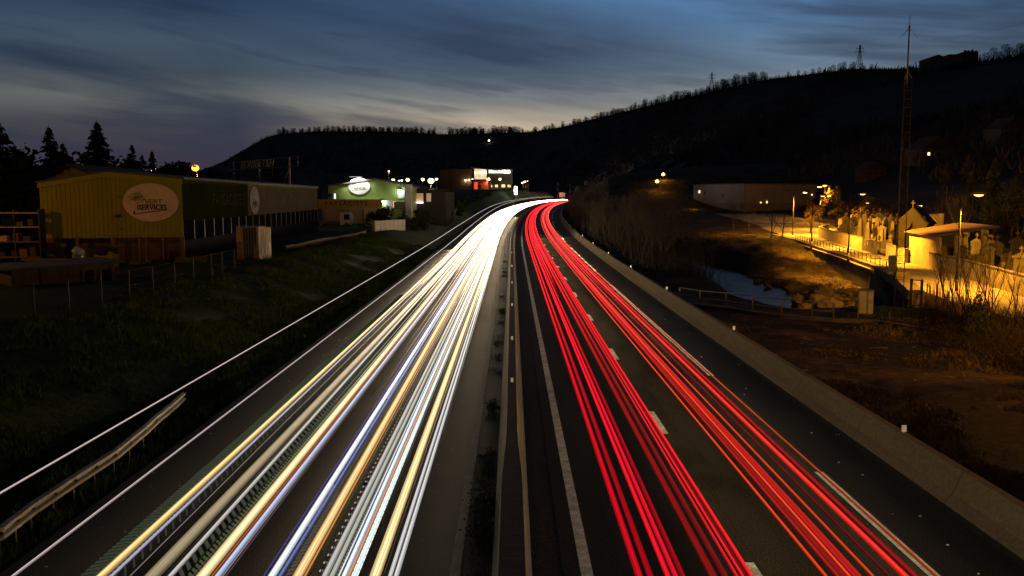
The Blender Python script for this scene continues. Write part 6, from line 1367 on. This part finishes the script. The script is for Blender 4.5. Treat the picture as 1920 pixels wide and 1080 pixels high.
def white(label, *a, **k):
    k.setdefault('far', WF); k.setdefault('group', GW); return trail('headlight_trail', label, *a, **k)
def red(label, *a, **k):
    k.setdefault('gain', (130., 1.0)); k.setdefault('z', .85); k.setdefault('group', GR); k.setdefault('far', (.92, .016, .022)); return trail('tail_light_trail', label, *a, **k)
white('amber headlight trail with fine comb ticks, outermost trail next to the grass verge', 180, 199, (228, 188, 122), drift=.05, ticks=[(150, 181, (46, 52, 40), .16, .42, .9, 62), (199, 207, (90, 78, 46), .16, .4, -.3, 50)])
white('thin silver trail with slanted ticks, just inside the outermost amber trail', 206, 213, (150, 150, 172), K=3, drift=.05, ticks=[(213, 234, (46, 48, 42), .34, .22, -1.2, 62)])
white('wide dull tan headlight trail with a soft brown core', 271, 301, (140, 124, 98), drift=.06, jag=.18, K=9, gain=(50., 1.3))
white('pale silver trail with two rows of zigzag ticks beside it', 315, 325, (172, 168, 165), K=4, drift=.05, ticks=[(325, 344, (54, 56, 48), .30, .45, -1.0, 60), (350, 365, (58, 66, 44), .17, .45, -.9, 60)])
white('broad gold headlight trail with a pale cream streak', 367, 391, (240, 214, 158), K=8, drift=.05)
white('hair thin burnt orange trail beside the broad gold trail', 396, 399, (190, 82, 24), K=2, h=.02, far=(1, .5, .15), gain=(80., 1.0), d1=240)
white('soft blue grey headlight trail next to a burnt orange hairline', 402, 414, (168, 178, 204), K=6, drift=.06, far=BF, jag=.2)
white('thin broken violet trail in the middle of the oncoming side', 493, 496, (66, 54, 112), K=2, h=.012, far=(.5, .45, .8), d1=260, gain=(80., 1.0))
white('brilliant blue white headlight trail with a warm grey edge', 503, 518, (228, 236, 252), K=8, drift=.06, far=(1, .93, .85))
white('deep blue trail broken by dark rungs', 521, 529, (84, 96, 146), K=5, drift=.06, far=(.8, .8, .95), ticks=[(535, 545, (70, 64, 56), .16, .45, .4, 46)], gain=(60., 1.2))
white('amber headlight trail with a thin orange line on its inner edge', 548, 567, (232, 190, 130), K=7, drift=.05, ticks=None)
white('hair thin orange trail hugging an amber headlight trail', 570, 574, (200, 128, 52), K=2, h=.02, gain=(60., 1.2))
white('grey double trail with a row of white dots outside it', 603, 615, (166, 161, 156), K=5, drift=.04, jag=.2, ticks=[(594, 596, (150, 146, 136), .32, .2, 0, 40), (599, 601, (100, 96, 88), .32, .2, 0, 34)])
white('grey green trail with a row of tiny beads along its inner side', 618, 628, (158, 158, 146), K=5, drift=.04, jag=.2, ticks=[(630, 633, (104, 100, 90), .14, .45, 0, 44)])
white('very thin bright white trail between beads and a blue white band', 634, 637, (214, 224, 226), K=2, h=.03, far=(1, .95, .9))
white('blue white headlight trail shading to brown on its inner edge', 641, 652, (214, 226, 250), K=6, drift=.05, far=(1, .93, .86))
white('muted brown trail between a blue white trail and a toothed trail', 651, 659, (170, 124, 92), K=4, drift=.05, gain=(70., 1.25))
white('mint white trail with a toothed edge', 661, 670, (222, 238, 232), K=4, drift=.05, far=(1, .95, .85), ticks=[(659, 671, (235, 248, 242), .30, .8, .15, 42)])
white('amber and cream headlight trail, second from the median', 692, 713, (243, 206, 148), K=9, drift=.05)
white('pale grey trail, outer half of the pair beside the median', 728, 736, (186, 184, 184), K=4, drift=.04, jag=.2, far=(1, .9, .75))
white('pale grey trail, closest of all to the median', 738, 747, (188, 186, 186), K=4, drift=.04, jag=.2, far=(1, .9, .75))
# trails of vehicles that were still further off when the shutter closed
far_specs = [(229, 243, 60), (336, 348, 56), (432, 444, 74), (584, 596, 54), (646, 658, 66), (710, 720, 48), (724, 737, 44)]
for k, (a, b, d) in enumerate(far_specs):
    white(f'short white headlight trail that ends part way down the road, {ORD[k]} counting from the verge', a, b, (255, 226, 168), d0=float(d), K=6, drift=.08, gain=(42., 1.3), seed=k)
hair = [(243, 2, (120, 116, 112), 'first', 9), (308, 2, (150, 128, 92), 'second', 12), (345, 2, (128, 130, 120), 'third', 16), (361, 2.2, (170, 160, 130), 'fourth', 10), (417, 1.6, (150, 140, 160), 'fifth', 6), (423, 1.4, (96, 84, 92), 'sixth', 6), (456, 1.8, (120, 112, 104), 'seventh', 30), (478, 2, (150, 146, 150), 'eighth', 26), (541, 2, (150, 138, 120), 'ninth', 20), (579, 1.8, (170, 150, 112), 'tenth', 14), (588, 2, (120, 116, 110), 'eleventh', 24), (675, 2, (190, 182, 166), 'twelfth', 18), (684, 2, (150, 132, 104), 'thirteenth', 22), (718, 2, (190, 160, 112), 'fourteenth', 13), (752, 1.8, (140, 138, 138), 'fifteenth', 20)]
for a, w_, c_, nm, d in hair:
    white(f'hair thin pale trail running between broader ones, {nm} counting from the verge', a, a + w_, c_, K=2, h=.012, d0=float(d), gain=(40., 1.3), z=.72)
# marker lamps of a tall vehicle
trail('marker_light_trail', 'thin pale marker lamp trail high above the verge, the outer of two', 0, 4.5, (196, 178, 170), z=2.65, d0=5, d1=560, K=3, h=.02, gain=(160., 1.), group='marker lamp trails of a tall vehicle', ref=924, far=(.8, .72, .66))
trail('marker_light_trail', 'thin pale marker lamp trail above the hard shoulder, the inner of two', 22, 28, (190, 172, 168), z=2.65, d0=5, d1=560, K=3, h=.02, gain=(160., 1.), group='marker lamp trails of a tall vehicle', ref=1080, far=(.8, .72, .66))
# departing side
CR = (185, 12, 34)
red('crimson tail light trail closest to the median', 1189, 1206, (176, 12, 34), K=6, drift=.05, jag=.2, edge=.55)
red('darker crimson trail, second from the median', 1211, 1226, (140, 9, 28), K=6, drift=.05, jag=.2, edge=.5)
red('bright scarlet trail, third from the median', 1246, 1259, (214, 20, 46), K=6, drift=.05, jag=.25, edge=.5)
red('bright scarlet trail with a violet outer fringe', 1260, 1273, (196, 18, 48), K=6, drift=.05, jag=.25, edge=.5)
red('deep wine red trail beside a scarlet pair', 1273, 1286, (132, 10, 28), K=6, drift=.05, jag=.2, edge=.3)
red('dim brick red trail in the middle of the passing lane', 1328, 1347, (116, 18, 24), K=6, drift=.06, jag=.2, edge=.4)
red('dimmest brownish red trail beside a brick red one', 1351, 1367, (98, 20, 24), K=6, drift=.06, jag=.2, edge=.35)
red('fine red line, first of three beside the lane dashes', 1378, 1384, (196, 28, 44), K=3, drift=.04)
red('dim wide red band behind three fine lines', 1384, 1404, (86, 16, 22), z=.80, K=6, drift=.04, jag=.2)
red('fine red line, second of three beside the lane dashes', 1390, 1395, (222, 34, 50), K=3, drift=.04)
red('bright red line, third of three and right beside the lane dashes', 1404, 1412, (232, 30, 48), K=4, drift=.04)
red('thin orange red line, first in the outer lane', 1545, 1551, (218, 62, 40), K=3, drift=.04, far=(1, .09, .05))
red('broad rusty red band ribbed with many fine lines', 1562, 1590, (128, 26, 26), K=13, drift=.05, jag=.5, edge=.6)
red('sharp orange red line along the middle of a ribbed band', 1590, 1595, (240, 66, 50), z=.87, K=3, drift=.05, far=(1, .09, .05))
red('broad bright ribbed red band beside a sharp orange line', 1596, 1618, (170, 30, 34), K=13, drift=.05, jag=.5, edge=.7, far=(1, .04, .04))
red('single thin orange line alone in the outer lane', 1633, 1638, (208, 62, 40), K=3, drift=.05, far=(1, .08, .05))
red('faint maroon line next to the widest scarlet trail', 1664, 1668, (96, 14, 34), K=3, drift=.05)
red('wide scarlet trail touching the shoulder line', 1688, 1706, (230, 46, 44), K=8, drift=.05, far=(1, .06, .05))
red('dark red fringe along the wide scarlet trail', 1706, 1724, (120, 20, 26), K=6, drift=.05, jag=.2)
red('thin orange line, outermost trail beyond the shoulder line', 1752, 1757, (150, 58, 32), K=3, drift=.05, far=(1, .14, .05), gain=(70., 1.1))
for k, (a, b, d) in enumerate([(1290, 1302, 60), (1344, 1358, 74), (1646, 1656, 58)]):
    red(f'short red trail that begins part way up the road, {ORD[k]} counting from the median', a, b, (200, 24, 36), d0=float(d), K=5, drift=.08, gain=(60., 1.), seed=k)
